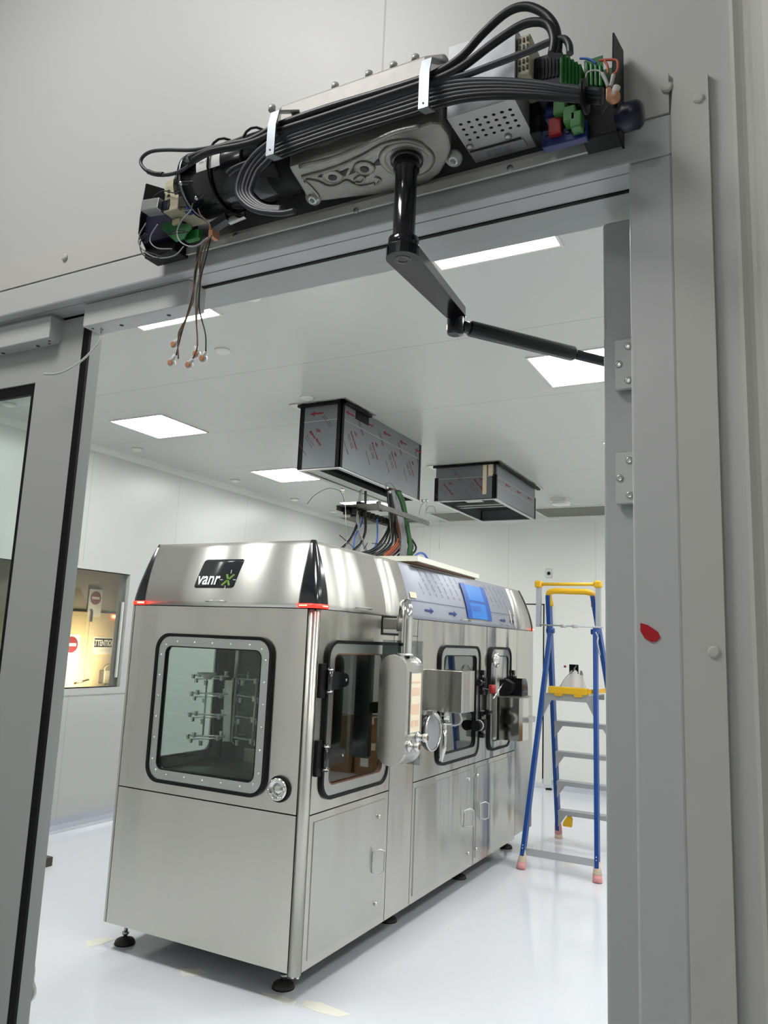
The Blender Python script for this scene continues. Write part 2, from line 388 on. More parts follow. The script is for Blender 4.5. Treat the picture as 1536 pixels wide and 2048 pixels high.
# corridor beyond the window
XC = -8.0
def cx(px, py, dx=0.0):
    p = ax_(px, py, XC); return Vector((XC+dx, p.y, p.z))
mC = lambda dx: (lambda u, v, d: Vector((XC+dx+d, u, v)))
b = mbx(); b.box((XC-0.1, -1.0, 0), (XC, YB+0.1, CE)); struct(b.build('wall_corridor', 'corr'))
b = mbx(); b.box((XC, YB, 0), (XLW-0.12, YB+0.1, CE)); struct(b.build('wall_corridor_end', 'corr'))
b = mbx(); b.box((XC, 1.0, 0), (XLW-0.12, 1.1, CE)); struct(b.build('wall_corridor_near', 'corr'))
dt = cx(200, 1226).z; ys = cx(170, 1283).y; ye = cx(246, 1300).y+0.25
d1 = shell('door_1', (XC, ys, 0))
b = mbx(); b.box((XC+0.005, ys-1.0, 0), (XC+0.045, ys-0.004, dt)); b.build('door_panel', 'door_cream', d1)
b = mbx(); b.box((XC+0.005, ys+0.004, 0), (XC+0.045, ye, dt)); b.build('door_panel', 'door_cream', d1)
h0 = cx(142, 1364); h1 = cx(166, 1358)
b = mbx(); b.tube([(XC+0.05, h1.y, h1.z), (XC+0.1, h1.y, h1.z), (XC+0.11, h0.y, h0.z)], 0.011); b.build('door_handle', 'satin', d1)
b = mbx(); b.box((XC+0.045, ys-0.02, dt-0.12), (XC+0.07, ys+0.02, dt+0.02)); b.build('closer', 'satin', d1)
def wall_sign(px0, py0, px1, py1, dx): p = cx(px0, py0); q = cx(px1, py1); return p.y, q.y, q.z, p.z
y0, y1, z0, z1 = wall_sign(182, 1273, 219, 1308, 0)
g = thing('attention_sign', (XC+0.046, (y0+y1)/2, z0), 'white notice headed ATTENTION in black on the cream corridor door', 'sign')
b = mbx(); b.box((XC+0.046, y0, z0), (XC+0.049, y1, z1)); b.build('sign_board', 'white_p', g)
b = mbx(); b.box((XC+0.0495, y0+0.02, z1-0.13), (XC+0.051, y1-0.02, z1-0.02)); b.build('header_band', 'black', g)
b = mbx(); L = y1-y0
b.text('ATTENTION', 0.1, lambda u, v: Vector((XC+0.052, (y0+y1)/2+u*0.66, z1-0.11+v)), offset=0.004, align='CENTER'); b.build('lettering', 'white_p', g)
b = mbx()
b.text('THIS DOOR MUST BE', 0.06, lambda u, v: Vector((XC+0.051, (y0+y1)/2+u*0.7, z1-0.2+v)), align='CENTER')
b.text('CLOSED AT ALL TIMES', 0.06, lambda u, v: Vector((XC+0.051, (y0+y1)/2+u*0.62, z1-0.29+v)), align='CENTER'); b.build('small_print', 'leaf_edge', g)
def no_entry(c, r, label, extra):
    g = thing('no_entry_sign', (XC+0.046, c.y, c.z-extra), label, 'sign')
    b = mbx(); b.box((XC+0.046, c.y-r*1.25, c.z-extra), (XC+0.049, c.y+r*1.25, c.z+r*1.3)); b.build('sign_board', 'white_p', g)
    b = mbx(); b.cyl((XC+0.049, c.y, c.z), (XC+0.052, c.y, c.z), r, n=28); b.build('red_disc', 'print_red', g)
    b = mbx(); b.box((XC+0.052, c.y-r*0.7, c.z-r*0.18), (XC+0.054, c.y+r*0.7, c.z+r*0.18)); b.build('white_bar', 'white_p', g)
no_entry(cx(186, 1196), 0.085, 'red no entry disc sign above the cream corridor doors', 0.24)
no_entry(cx(137, 1289), 0.1, 'red no entry disc sign on the left corridor door leaf', 0.24)
def work_light(px, py, s, label):
    c = ax_(px, py, XC+(0.62 if px < 220 else 1.0)); z0 = 0.0
    g = thing('work_light', (c.x, c.y, 0), label, 'work light', 'halogen work lights in the corridor')
    b = mbx(); b.box((c.x-0.04, c.y-0.09*s, c.z-0.1*s), (c.x+0.05, c.y+0.09*s, c.z+0.06*s), bev=0.01); b.build('lamp_housing', 'worklamp_body', g)
    b = mbx(); b.box((c.x-0.05, c.y-0.075*s, c.z-0.08*s), (c.x-0.041, c.y+0.075*s, c.z+0.045*s)); b.build('lamp_face', 'worklamp', g)
    b = mbx(); b.tube(smooth_path([(c.x+0.03, c.y-0.075*s, c.z+0.05*s), (c.x+0.03, c.y-0.07*s, c.z+0.1*s), (c.x+0.03, c.y, c.z+0.125*s), (c.x+0.03, c.y+0.07*s, c.z+0.1*s), (c.x+0.03, c.y+0.075*s, c.z+0.05*s)]), 0.012); b.build('carry_handle', 'worklamp_body', g)
    b = mbx(); b.cyl((c.x, c.y, 0.02), (c.x, c.y, c.z-0.1*s), 0.016)
    for a in (0, 120, 240): b.tube([(c.x, c.y, 0.25), (c.x+0.14*math.cos(math.radians(a)), c.y+0.14*math.sin(math.radians(a)), 0.01)], 0.01)
    b.build('stand', 'worklamp_body', g)
    l = bpy.data.lights.new('work_lamp', 'SPOT'); l.energy = WORK_LIGHT*4.5; l.color = (1, 0.84, 0.58); l.spot_size = math.radians(120); l.spot_blend = 0.8; l.shadow_soft_size = 0.05
    lo = bpy.data.objects.new('lamp_beam', l); COL.objects.link(lo); lo.parent = g; lo.location = (-0.07, 0, c.z)
    lo.rotation_euler = (0, math.radians(100), 0)
    return g
work_light(214, 1350, 1.0, 'work light on a stand shining at the corridor door, the one seen whole')
work_light(236, 1350, 1.0, 'work light beside the other one, half hidden by the window edge')
cyl_ = thing('ceiling_spotlight', ax_(228, 1233, XC+0.2), 'small glowing warning lamp above the work lights', 'lamp')
b = mbx(); c = ax_(228, 1233, XC+0.046); b.ball((XC+0.06, c.y, c.z), 0.035, sc=(0.5, 1.2, 0.6)); b.build('lamp_lens', 'led_dot', cyl_)

# door in the back wall
d4 = shell('door_2', (-3.2, YB, 0))
b = mbx(); b.box((-3.6, YB-0.012, 0.0), (-2.715, YB-0.002, 2.12)); b.build('door_panel', 'wall_back', d4)
b = mbx(); b.box((-3.64, YB-0.016, 0.0), (-3.6, YB-0.001, 2.16)); b.box((-2.715, YB-0.006, 0.0), (-2.695, YB-0.001, 2.13)); b.box((-3.64, YB-0.006, 2.12), (-2.695, YB-0.001, 2.135)); b.build('door_gap', 'black', d4)
b = mbx(); b.box((-2.695, YB-0.02, 0.0), (-2.60, YB-0.001, 2.14)); b.build('door_post', 'cove', d4)

# ---------------------------------------------------------------- door frame, header and the two leaves
fr = shell('door_3', (-1.1, YW, 0))      # frame of the doorway
FD = YW+0.12
prof = [(0, 0), (0, 0.051)]
b = mbx()
b.box((OX0, YW, OZ), (OX1+0.048, YW+0.02, OZ+0.051), bev=0.003)            # header face
b.box((OX0, YW+0.02, OZ), (OX1, YW+0.052, OZ+0.03)); 
b.build('header', 'frame', fr)
b = mbx(); b.box((OX0, YW+0.056, OZ-0.003), (OX1, FD, OZ+0.03)); b.build('door_stop', 'leaf_edge', fr)
b = mbx(); b.box((OX0, YW+0.0515, OZ-0.002), (OX1, YW+0.0565, OZ+0.02)); b.build('seal', 'black', fr)
b = mbx(); b.box((OX1, YW, 0), (OX1+0.048, YW+0.02, OZ), bev=0.003); b.box((OX1+0.002, YW+0.02, 0), (OX1+0.03, FD, OZ)); b.build('jamb', 'frame', fr)
b = mbx(); b.box((OX0-0.048, YW, 0), (OX0, YW+0.02, OZ), bev=0.003); b.build('jamb', 'frame', fr)
# flat cover plates around the frame
pl = shell('trim_3', (-0.085, YW, 0))
PX0, PX1, PZ = OX1+0.048, -0.064, 2.255
b = mbx(); b.prism([(PX0, 0), (PX1, 0), (PX1, PZ-0.004), (PX0+0.004, PZ)]+[(PX0, OZ+0.051)], mXZ(YW), -0.003, 0.006); b.build('cover_plate', 'flash', pl)
p0 = ay_(0, 544.6, YW); p1 = ay_(284, 467, YW)
b = mbx(); b.prism(rect(OX0-0.1, PX0-0.002, OZ+0.052, OZ+0.052+0.052), mXZ(YW), -0.001, 0.006); b.build('cover_plate', 'flash', pl)
for px, py in ((1398, 200), (1429, 1304), (1335, 178), (132, 516)):
    c = ay_(px, py, YW); b = mbx(); b.lathe((c.x, YW-0.002, c.z), (0, -1, 0), [(0.0065, 0), (0.006, 0.0025), (0.004, 0.004)], n=16); b.build('screw', 'flash', pl)
# boxed wall corner on the far right
b = mbx()
loop = [(-0.040, YW+0.01), (-0.040, YW-0.004), (-0.036, YW-0.008), (-0.03, YW-0.004), (-0.026, YW-0.002)]
for k in range(9):
    a = PI+ (PI/2)*k/8; loop.append((0.03+0.052*math.cos(a), YW-0.002+0.045*math.sin(a)))
loop += [(0.30, YW-0.047), (0.30, YW+0.01)]
b.prism(loop, lambda u, v, d: Vector((u, v, d)), 0, CE, 'wall_hall'); b.mats = []
struct(b.build('trim_4', 'flash'))
t4 = bpy.data.objects['trim_4']
# closed leaf on the left, glazed
LZ0, LZ1 = 0.01, 2.155; LY = 0.9; LX1 = -1.108
lf = shell('door_4', (-1.55, LY, 0))
gx1 = ay_(71, 763, LY).x; gz1 = ay_(71, 765, LY).z
b = mbx(); b.prism(rect(OX0+0.003, LX1, LZ0, LZ1), mXZ(LY), 0, 0.042, holes=[rect(OX0+0.14, gx1, 0.95, gz1)]); b.build('door_panel', 'leaf', lf)
b = mbx(); b.prism(rect(OX0+0.14, gx1, 0.95, gz1), mXZ(LY), 0.004, 0.012, holes=[rect(OX0+0.152, gx1-0.013, 0.962, gz1-0.02)]); b.build('glazing_seal', 'black', lf)
b = mbx(); b.box((OX0+0.14, LY+0.02, 0.95), (gx1, LY+0.024, gz1)); b.build('glass_pane', 'glass', lf)
b = mbx(); b.box((LX1, LY+0.001, LZ0), (LX1+0.015, LY+0.006, LZ1)); b.build('edge_seal', 'black', lf)
b = mbx(); b.box((LX1, LY+0.006, LZ0), (LX1+0.001, LY+0.041, LZ1)); b.build('edge_profile', 'leaf_edge', lf)
# steel pull handle on the room side
hc = Vector((-1.128, 0.985, 0))
c0 = ay_(60, 1925, 0.985); c1 = ay_(56, 2010, 0.985)
b = mbx(); b.tube(smooth_path([(c0.x-0.05, 0.95, c0.z+0.0), (c0.x-0.008, 0.985, c0.z-0.004), (c0.x+0.002, 0.985, c0.z-0.03), (c1.x-0.002, 0.985, c1.z+0.01), (c1.x-0.05, 0.95, c1.z)]), 0.009, n=12); b.build('pull_handle', 'satin', lf)
# open leaf on the right, swung into the room and seen edge on
rt = shell('door_5', (-0.18, 0.93, 0))
b = mbx(); zt = 2.142; x0, x1 = -0.2, -0.158
b.prism([(0.93, 0.01), (1.83, 0.01), (1.83, zt), (0.935, zt)], lambda u, v, d: Vector((x0+d, u, v)), 0, 0.042, 'leaf_edge')
b.mats = []; o = b.build('door_panel', 'leaf_edge', rt)
m_ = o.modifiers.new('b', 'BEVEL'); m_.width = 0.004; m_.segments = 2
for za, zb in ((1.913, 1.976), (1.772, 1.834)):
    b = mbx(); b.box((-0.184, 0.922, za), (-0.154, 0.9305, zb), bev=0.001); h = b.build('hinge_plate', 'frame', rt)
    zc = (za+zb)/2
    for sx_, sz in ((-0.179, zc), (-0.168, za+0.01), (-0.168, zb-0.01)):
        b = mbx(); b.lathe((sx_, 0.9215, sz), (0, -1, 0), [(0.0042, 0), (0.0042, 0.0008), (0.002, 0.0008), (0.0018, 0.0001)], n=14); b.build('screw', 'satin', h)
# red tape scrap on the jamb
b = mbx(); pts = [(1281, 1246), (1296, 1250), (1316, 1264), (1321, 1275), (1313, 1283), (1303, 1284), (1290, 1277), (1281, 1262)]
b.prism([(ay_(x, y, YW).x, ay_(x, y, YW).z) for x, y in pts], mXZ(YW-0.0012), 0, 0.001); tag(b.build('tape_scrap', 'red_tape'), 'small scrap of red tape stuck on the right door jamb', 'tape')

# two magnetic locks under the header
def maglock(x0, x1, z0, label, side):
    g = thing('door_magnet', ((x0+x1)/2, 0.89, z0), label, 'door lock', None)
    b = mbx(); b.box((x0, 0.872, z0), (x1, 0.912, z0+0.042), bev=0.0015); b.build('housing', 'frame', g)
    b = mbx(); b.box((x0+0.004, 0.878, z0+0.042), (x1-0.004, 0.912, OZ)); b.build('mounting_bar', 'leaf_edge', g)
    e = x0+0.012 if side < 0 else x1-0.012
    for q in (0.0, 0.012): b = mbx(); b.cyl((e+(-side)*q, 0.884+q*0.8, z0-0.0008), (e+(-side)*q, 0.884+q*0.8, z0+0.002), 0.0022, n=10); b.build('screw', 'cast_dark', g)
    for q in (0.3, 0.75): b = mbx(); b.cyl((x0+(x1-x0)*q, 0.893, z0-0.0008), (x0+(x1-x0)*q, 0.893, z0+0.002), 0.0035, n=12); b.build('screw', 'cast_dark', g)
    return g
g1 = maglock(-1.077, -0.838, 2.118, 'long grey door magnet under the header, a white wire hanging from it', -1)
pts = [(203, 655, .89), (200, 680, .885), (185, 700, .88), (160, 724, .87), (130, 742, .86), (108, 748, .855), (88, 748, .85)]
b = mbx(); b.tube(smooth_path([ay_(*p) for p in pts], 8), 0.0018, n=6); b.build('wire', 'cable_white', g1)
maglock(-1.38, -1.163, 2.112, 'grey door magnet at the left edge, over the closed leaf', 1)

# ---------------------------------------------------------------- ceiling fittings
def light_panel(x, y, label, s=0.53, m='lamp'):
    g = thing('ceiling_light', (x, y, CE-0.006), label, 'ceiling light', 'square light panels in the ceiling')
    b = mbx(); b.box((x-s/2+0.012, y-s/2+0.012, CE-0.005), (x+s/2-0.012, y+s/2-0.012, CE-0.001)); b.build('diffuser', m, g)
    b = mbx(); b.prism(rect(x-s/2, x+s/2, y-s/2, y+s/2), lambda u, v, d: Vector((u, v, d)), CE-0.006, CE, holes=[rect(x-s/2+0.012, x+s/2-0.012, y-s/2+0.012, y+s/2-0.012)]); b.build('frame', 'cove', g)
light_panel(-1.02, 2.55, 'ceiling light just past the doorway, behind the black door arm')
light_panel(-2.73, 2.55, 'ceiling light partly behind the dangling wires near the header')
light_panel(-4.31, 4.30, 'ceiling light near the left wall, closest to the closed door leaf')
light_panel(-4.36, 6.10, 'ceiling light just left of the larger film-wrapped shaft')
light_panel(-4.38, 7.80, 'farthest ceiling light, seen behind the cable plate')
light_panel(-1.00, 4.19, 'ceiling light at the tip of the black door arm, beside the open leaf')
light_panel(-1.00, 6.10, 'ceiling light hidden behind the open door leaf, over the ladder')
light_panel(-1.00, 7.80, 'ceiling light hidden behind the open door leaf, at the back wall')
light_panel(0.75, 2.55, 'added unseen ceiling light near the right wall, first from the doorway')  # right-wall row is added out of view to light the room
light_panel(0.75, 4.25, 'added unseen ceiling light near the right wall, second from the doorway')
light_panel(0.75, 6.10, 'added unseen ceiling light near the right wall, third from the doorway')
# hall side
light_panel(-1.0, -0.02, 'hall ceiling light over the camera side of the doorway', 0.6, 'lamp_hall')
light_panel(-0.7, -1.9, 'unseen fill light panel added to the hall ceiling behind the camera', 0.5, 'lamp_hall')  # added fill panel, brightens the jamb and the open leaf's edge
light_panel(-4.31, 2.55, 'ceiling light in the near left corner of the clean room, hidden behind the closed leaf')

for i, (x, y) in enumerate(((-4.94, 3.45), (-5.03, 4.78), (-5.04, 6.14), (-5.04, 7.22), (-5.03, 8.05))):
    b = mbx(); b.lathe((x, y, CE), (0, 0, -1), [(0.05, 0), (0.048, 0.012), (0.03, 0.02)], n=24)
    tag(b.build('sprinkler_cover', 'white_p'), 'round white sprinkler cover by the left wall, ' + ('nearest to the door', 'second from the door', 'third from the door, middle of five', 'fourth from the door', 'farthest from the door')[i], 'sprinkler cover', 'round covers along the left wall')
for x, y, l in ((-2.81, 4.09, 'white sprinkler cover just in front of the larger shaft flange'), (-2.785, 3.2, 'flat white ceiling disc above the machine front'), (-2.2, 2.7, 'wide flat white disc on the ceiling close behind the header')):
    b = mbx(); b.lathe((x, y, CE), (0, 0, -1), [(0.045, 0), (0.043, 0.01), (0.03, 0.016)], n=24); tag(b.build('sprinkler_cover', 'white_p'), l, 'sprinkler cover')
g = thing('smoke_detector', (-2.17, 8.02, CE-0.06), 'white smoke detector on the ceiling right of the smaller shaft', 'smoke detector')
b = mbx(); b.prism(rr(-2.27, -2.07, 7.92, 8.12, 0.03, 4), lambda u, v, d: Vector((u, v, d)), CE-0.03, CE); b.build('base', 'white_p', g)
b = mbx(); b.prism(rr(-2.255, -2.085, 7.935, 8.105, 0.05, 4), lambda u, v, d: Vector((u, v, d)), CE-0.06, CE-0.032); b.build('cover', 'white_p', g)
for i, x in enumerate((-4.72, -3.42, -2.12, -0.8)):
    g = thing('return_air_grille', (x, 8.78, CE-0.01), ('return air grille in the back left ceiling corner', 'return air grille behind the cable plate and smaller shaft', 'return air grille just right of the smaller shaft, by the back wall', 'return air grille hidden behind the door leaf')[i], 'air vent', 'return air grilles along the back wall')
    b = mbx(); b.prism(rect(x-0.53, x+0.53, 8.45, 9.12), lambda u, v, d: Vector((u, v, d)), CE-0.008, CE, holes=[rect(x-0.5, x+0.5, 8.48, 9.09)]); b.build('frame', 'cove', g)
    b = mbx()
    for k in range(30): b.box((x-0.5, 8.485+k*0.0202, CE-0.006), (x+0.5, 8.497+k*0.0202, CE-0.002))
    b.box((x-0.5, 8.48, CE-0.002), (x+0.5, 9.09, CE-0.0005)); b.build('louvre', 'grille', g)

# ---------------------------------------------------------------- film-wrapped ceiling shafts
def arrow(b, mp, u, v, L, h, dirn=-1, m=None):
    t = h*0.16
    pts = [(u-dirn*L/2, v-t), (u+dirn*L*0.15, v-t), (u+dirn*L*0.1, v-h/2), (u+dirn*L/2, v), (u+dirn*L*0.1, v+h/2), (u+dirn*L*0.15, v+t), (u-dirn*L/2, v+t)]
    b.prism(pts, mp, 0, 0.0008, m)
def slant(b, mp, u, v, L, ang, w=0.004, dash=True):
    c, s_ = math.cos(ang), math.sin(ang); n = int(L/0.012)
    for k in range(n):
        if dash and k % 5 == 4: continue
        a = -L/2+k*0.012; e = a+0.010
        b.prism([(u+a*c+w*s_, v+a*s_-w*c), (u+e*c+w*s_, v+e*s_-w*c), (u+e*c-w*s_, v+e*s_+w*c), (u+a*c-w*s_, v+a*s_+w*c)], mp, 0, 0.0006)
def shaft(x0, x1, y0, y1, z0, label, big):
    g = thing('ceiling_shaft', ((x0+x1)/2, (y0+y1)/2, z0), label, 'ceiling shaft', 'film-wrapped steel shafts hanging from the ceiling')
    t = 0.012; A = 'film_dark'
    b = mbx(); b.box((x0+0.02, y0, z0), (x1-0.02, y0+t, CE-0.002)); b.build('front_panel', A, g)
    b = mbx(); b.box((x1-t, y0+0.02, z0), (x1, y1-0.02, CE-0.002)); b.build('side_panel', A, g)
    b = mbx(); b.box((x0, y0+0.02, z0), (x0+t, y1-0.02, CE-0.002)); b.build('side_panel', A, g)
    b = mbx(); b.box((x0+0.02, y1-t, z0), (x1-0.02, y1, CE-0.002)); b.build('rear_panel', A, g)
    cz = CE-0.004 if big else z0+0.21
    for cx_, cy_ in ((x0, y0), (x1, y0), (x1, y1), (x0, y1)):
        sx_ = 1 if cx_ == x0 else -1; sy_ = 1 if cy_ == y0 else -1
        b = mbx(); w_ = 0.034
        b.box((cx_-0.002*sx_, cy_-0.002*sy_, z0), (cx_+w_*sx_, cy_+t*0.5*sy_, cz)); b.box((cx_-0.002*sx_, cy_-0.002*sy_, z0), (cx_+t*0.5*sx_, cy_+w_*sy_, cz)); b.build('corner_trim', 'black', g)
    b = mbx(); b.prism(rect(x0, x1, y0, y1), lambda u, v, d: Vector((u, v, d)), z0-0.006, z0+0.004, holes=[rect(x0+0.035, x1-0.035, y0+0.035, y1-0.035)]); b.build('bottom_rim', 'satin', g)
    # flange against the ceiling
    f = 0.06
    b = mbx(); fy1 = y0+0.36 if big else y1+f
    b.prism(rect(x0-f, x1+f, y0-f, fy1), lambda u, v, d: Vector((u, v, d)), CE-0.008, CE-0.001, holes=[rect(x0+0.02, x1-0.02, y0+0.02, fy1-0.02)]); b.build('flange', 'steel2', g)
    b = mbx(); b.box((x0-0.01, y0-0.03, CE-0.02), (x1+0.03, y0, CE-0.009)); b.box((x1, y0-0.03, CE-0.02), (x1+0.03, fy1, CE-0.009)); b.build('flange_tape', 'black', g)
    # inner channels
    b = mbx(); b.box((x0+0.035, y0+0.04, z0+0.10), (x1-0.035, y1-0.04, z0+0.12)); b.build('inner_plate', 'dark', g)
    if big:
        b = mbx(); b.box(((x0+x1)/2-0.03, y0+0.035, z0-0.004), ((x0+x1)/2-0.018, y1-0.035, z0+0.03)); b.box((x0+0.04, y0+0.04, z0+0.0), ((x0+x1)/2-0.04, y1-0.04, z0+0.02), 'dark') ; b.mats = []; b.build('cross_channel', 'satin', g)
        b = mbx(); b.box((x1, y0+0.18, CE-0.075), (x1+0.004, y0+0.36, CE-0.02)); b.build('black_patch', 'black', g)
    else:
        b = mbx()
        for k in (0.33, 0.42): b.box((x0+0.03, y0+(y1-y0)*k, z0+0.02), (x1-0.03, y0+(y1-y0)*k+0.03, z0+0.035))
        b.build('cross_rail', 'alu', g)
        b = mbx(); b.box((x0+0.2, y0+0.18, z0+0.03), (x0+0.36, y0+0.3, z0+0.04)); b.box((x0+0.26, y0+0.2, z0+0.04), (x0+0.29, y0+0.23, z0+0.12)); b.build('inner_bracket', 'satin', g)
        b = mbx(); b.box((x1-0.12, y0-0.004, z0+0.04), (x1-0.085, y0-0.0005, CE-0.02)); b.box((x1-0.07, y0-0.004, z0+0.2), (x1-0.03, y0-0.0005, CE-0.02)); b.build('tape_strip', 'tape_cream', g)
    # print on the film
    mf = lambda u, v, d: Vector((u, y0-0.0015-d, v)); ms = lambda u, v, d: Vector((x1+0.0015+d, u, v))
    H = CE-z0
    ars = [(mf, x0+0.13, CE-0.07, 0.11, 0.035)]+[(ms, y0+0.10+k*0.27, CE-0.062, 0.12, 0.035) for k in range(5)] if big else [(ms, y0+0.30+k*0.32, CE-0.15, 0.13, 0.03) for k in range(3)]
    for a_ in ars: b2 = mbx(); arrow(b2, *a_); b2.build('printed_arrow', 'print_red', g)
    # printed logo: script m in a slanted line of lettering
    if big: spots = [(mf, x0+0.13, z0+0.24)]+[(ms, y0+0.17+k*0.3, z0+0.25-0.0*k) for k in range(4)]
    else: spots = [(mf, x0+0.13, z0+0.13), (mf, x0+0.42, z0+0.15)]
    for mp, u, v in spots:
        b = mbx()
        for q in range(3): slant(b, mp, u+0.02+q*0.012-0.012, v+0.03-0.004*q, 0.03, math.radians(112), 0.003, False)
        b.text('Midway Metals', 0.034, lambda a, c: mp(u-0.05+a*math.cos(-0.85)*0.7-c*math.sin(-0.85)*0.7, v+0.02+a*math.sin(-0.85)*0.7+c*math.cos(-0.85)*0.7, 0.0004), offset=0.001)
        b.build('printed_logo', 'print_red', g)
        b = mbx()
        for du, dv in ((-0.03, -0.05), (-0.045, -0.06)): slant(b, mp, u+du, v+dv, 0.13, -0.9, 0.0016)
        for du, dv in ((0.09, 0.07), (0.105, 0.075), (-0.09, -0.11)): slant(b, mp, u+du, v+dv, 0.13, -0.9, 0.0022)
        b.build('printed_lines', 'print_purple', g)
    b = mbx(); zl = CE-0.125
    b.box((x0+0.03, y0-0.002, zl), (x1-0.03, y0, zl+0.003)); b.box((x1, y0+0.035, zl), (x1+0.002, y1-0.035, zl+0.003))
    if not big: b.box((x1, y0+0.035, z0+0.13), (x1+0.002, y1-0.035, z0+0.133))
    b.build('film_seam', 'leaf_edge', g)
    return g
shaft(-2.95, -2.62, 4.235, 5.47, 2.722, 'larger steel shaft in printed grey film, cables dropping from it', True)
shaft(-2.82, -2.245, 6.2, 7.35, 2.855, 'smaller empty steel shaft in printed film, nearer the back wall', False)

# ================================================================= FILLING MACHINE
XS, XL, YF, YE = -2.02, -3.215, 3.125, 6.58
ZB, ZM, ZS, ZT = 0.13, 0.798, 1.745, 2.085
MC = thing('filling_machine', ((XS+XL)/2, (YF+YE)/2, 0), 'long stainless steel pharmaceutical filling machine with rounded windows, standing in the clean room', 'machine')
mF = mXZ(YF); mS = mYZ(XS)
# skins
def skin_front(u0, u1, v0, v1, name, holes=(), t=0.012, m='steel'):
    b = mbx(); b.prism(rect(u0, u1, v0, v1), mF, 0, t, holes=holes); return b.build(name, m, MC)
def skin_side(u0, u1, v0, v1, name, holes=(), t=0.012, m='steel', off=0.0):
    b = mbx(); b.prism(rect(u0, u1, v0, v1), mYZ(XS+off), -t, 0, holes=holes); return b.build(name, m, MC)
G1 = rr(-3.001, -2.248, 0.848, 1.599, 0.085)
skin_front(-3.189, -2.068, ZB, ZM-0.003, 'lower_front_panel')
skin_front(-3.189, -2.068, ZM+0.003, ZS-0.004, 'upper_front_panel', [G1])
b = mbx(); b.prism([(XL, YF+0.012), (XL+0.008, YF), (XL+0.022, YF), (XL+0.022, YF+0.03), (XL, YF+0.03)], lambda u, v, d: Vector((u, v, d)), ZB, ZS-0.004); b.build('corner_post', 'steel_v', MC)
b = mbx(); lp = [(-2.064, YF+0.002)]+[(XS-0.03+0.03*math.cos(math.radians(a)), YF+0.03+0.03*math.sin(math.radians(a))) for a in range(-90, 1, 10)]+[(XS, YF+0.04), (-2.064, YF+0.04)]
b.prism(lp, lambda u, v, d: Vector((u, v, d)), ZB-0.01, ZS-0.004, 'steel_v')
for f in b.bm.faces: f.smooth = len(f.verts) == 4
b.mats = []; b.build('corner_post', 'steel_v', MC)
for yb in (YF+0.02, YF+0.03):
    b = mbx(); b.lathe((-2.03 if yb > YF+0.025 else -2.05, yb, ZB-0.022), (0, 0, 1), [(0.006, 0), (0.008, 0.004), (0.008, 0.014)], n=12); b.build('bolt', 'chrome', MC)
W1 = rr(3.235, 3.912, 0.848, 1.599, 0.085); W2 = rr(4.583, 5.292, 0.848, 1.597, 0.085); W3 = rr(5.495, 5.972, 0.848, 1.597, 0.085)
up1 = [(3.168, ZM+0.003), (3.952, ZM+0.003), (3.952, 1.64), (3.80, 1.64), (3.80, ZS-0.004), (3.168, ZS-0.004)]
b = mbx(); b.prism(up1, mS, -0.012, 0, holes=[W1]); b.build('upper_side_panel', 'steel', MC)
skin_side(3.958, 4.256, ZB, 1.64, 'pillar_panel', m='steel')
skin_side(4.10, 4.256, 1.643, ZS-0.004, 'pillar_panel', m='steel')
skin_side(4.262, 6.138, ZM+0.003, ZS-0.004, 'upper_side_panel', [W2, W3])
skin_side(6.144, YE, 0.15, ZS-0.004, 'end_panel', m='steel_v')
for y0, y1 in ((3.168, 3.952), (4.262, 5.247), (5.253, 6.138)):
    skin_side(y0, y1, ZB, ZM-0.003, 'lower_side_panel')
    b = mbx(); b.box((XS, y0+0.037, 0.168), (XS+0.004, y1-0.035 if y1 < 5.2 or y1 > 6 else y1-0.03, 0.762)); b.build('cabinet_door', 'steel2', MC)
# dark seams: carcass behind the skins
b = mbx(); b.box((XL+0.004, YF+0.014, ZB+0.01), (XS-0.014, YE-0.01, ZM+0.03)); b.build('base_carcass', 'dark', MC)
b = mbx(); b.box((XL+0.01, YE-0.02, ZB+0.01), (XS-0.002, YE, ZS)); b.build('rear_panel', 'steel', MC)
b = mbx(); b.box((XL, 4.0, ZB+0.01), (XL+0.01, YE-0.02, ZS)); b.box((XL, YF+0.03, ZB), (XL+0.01, 4.0, ZM+0.03)); b.build('left_lower_panel', 'steel', MC)
LW = rr(3.25, 3.84, 0.915, 1.60, 0.05)
b = mbx(); b.prism(rect(YF+0.03, 4.0, ZM+0.03, ZS), mYZ(XL+0.01), -0.01, 0.0, holes=[LW]); b.build('left_upper_panel', 'steel', MC)
b = mbx(); b.prism(rr(3.24, 3.85, 0.905, 1.61, 0.055), mYZ(XL+0.01), 0.0, 0.012, holes=[LW]); b.build('left_window_seal', 'black', MC)
b = mbx(); b.prism(rr(3.225, 3.87, 0.888, 1.627, 0.065), mYZ(XL+0.01), 0.0, 0.008, holes=[rr(3.24, 3.85, 0.905, 1.61, 0.055)]); b.build('left_window_frame', 'satin', MC)
b = mbx(); b.box((XL-0.002, 3.25, 0.915), (XL+0.004, 3.84, 1.6)); b.build('left_window_pane', 'glass', MC)
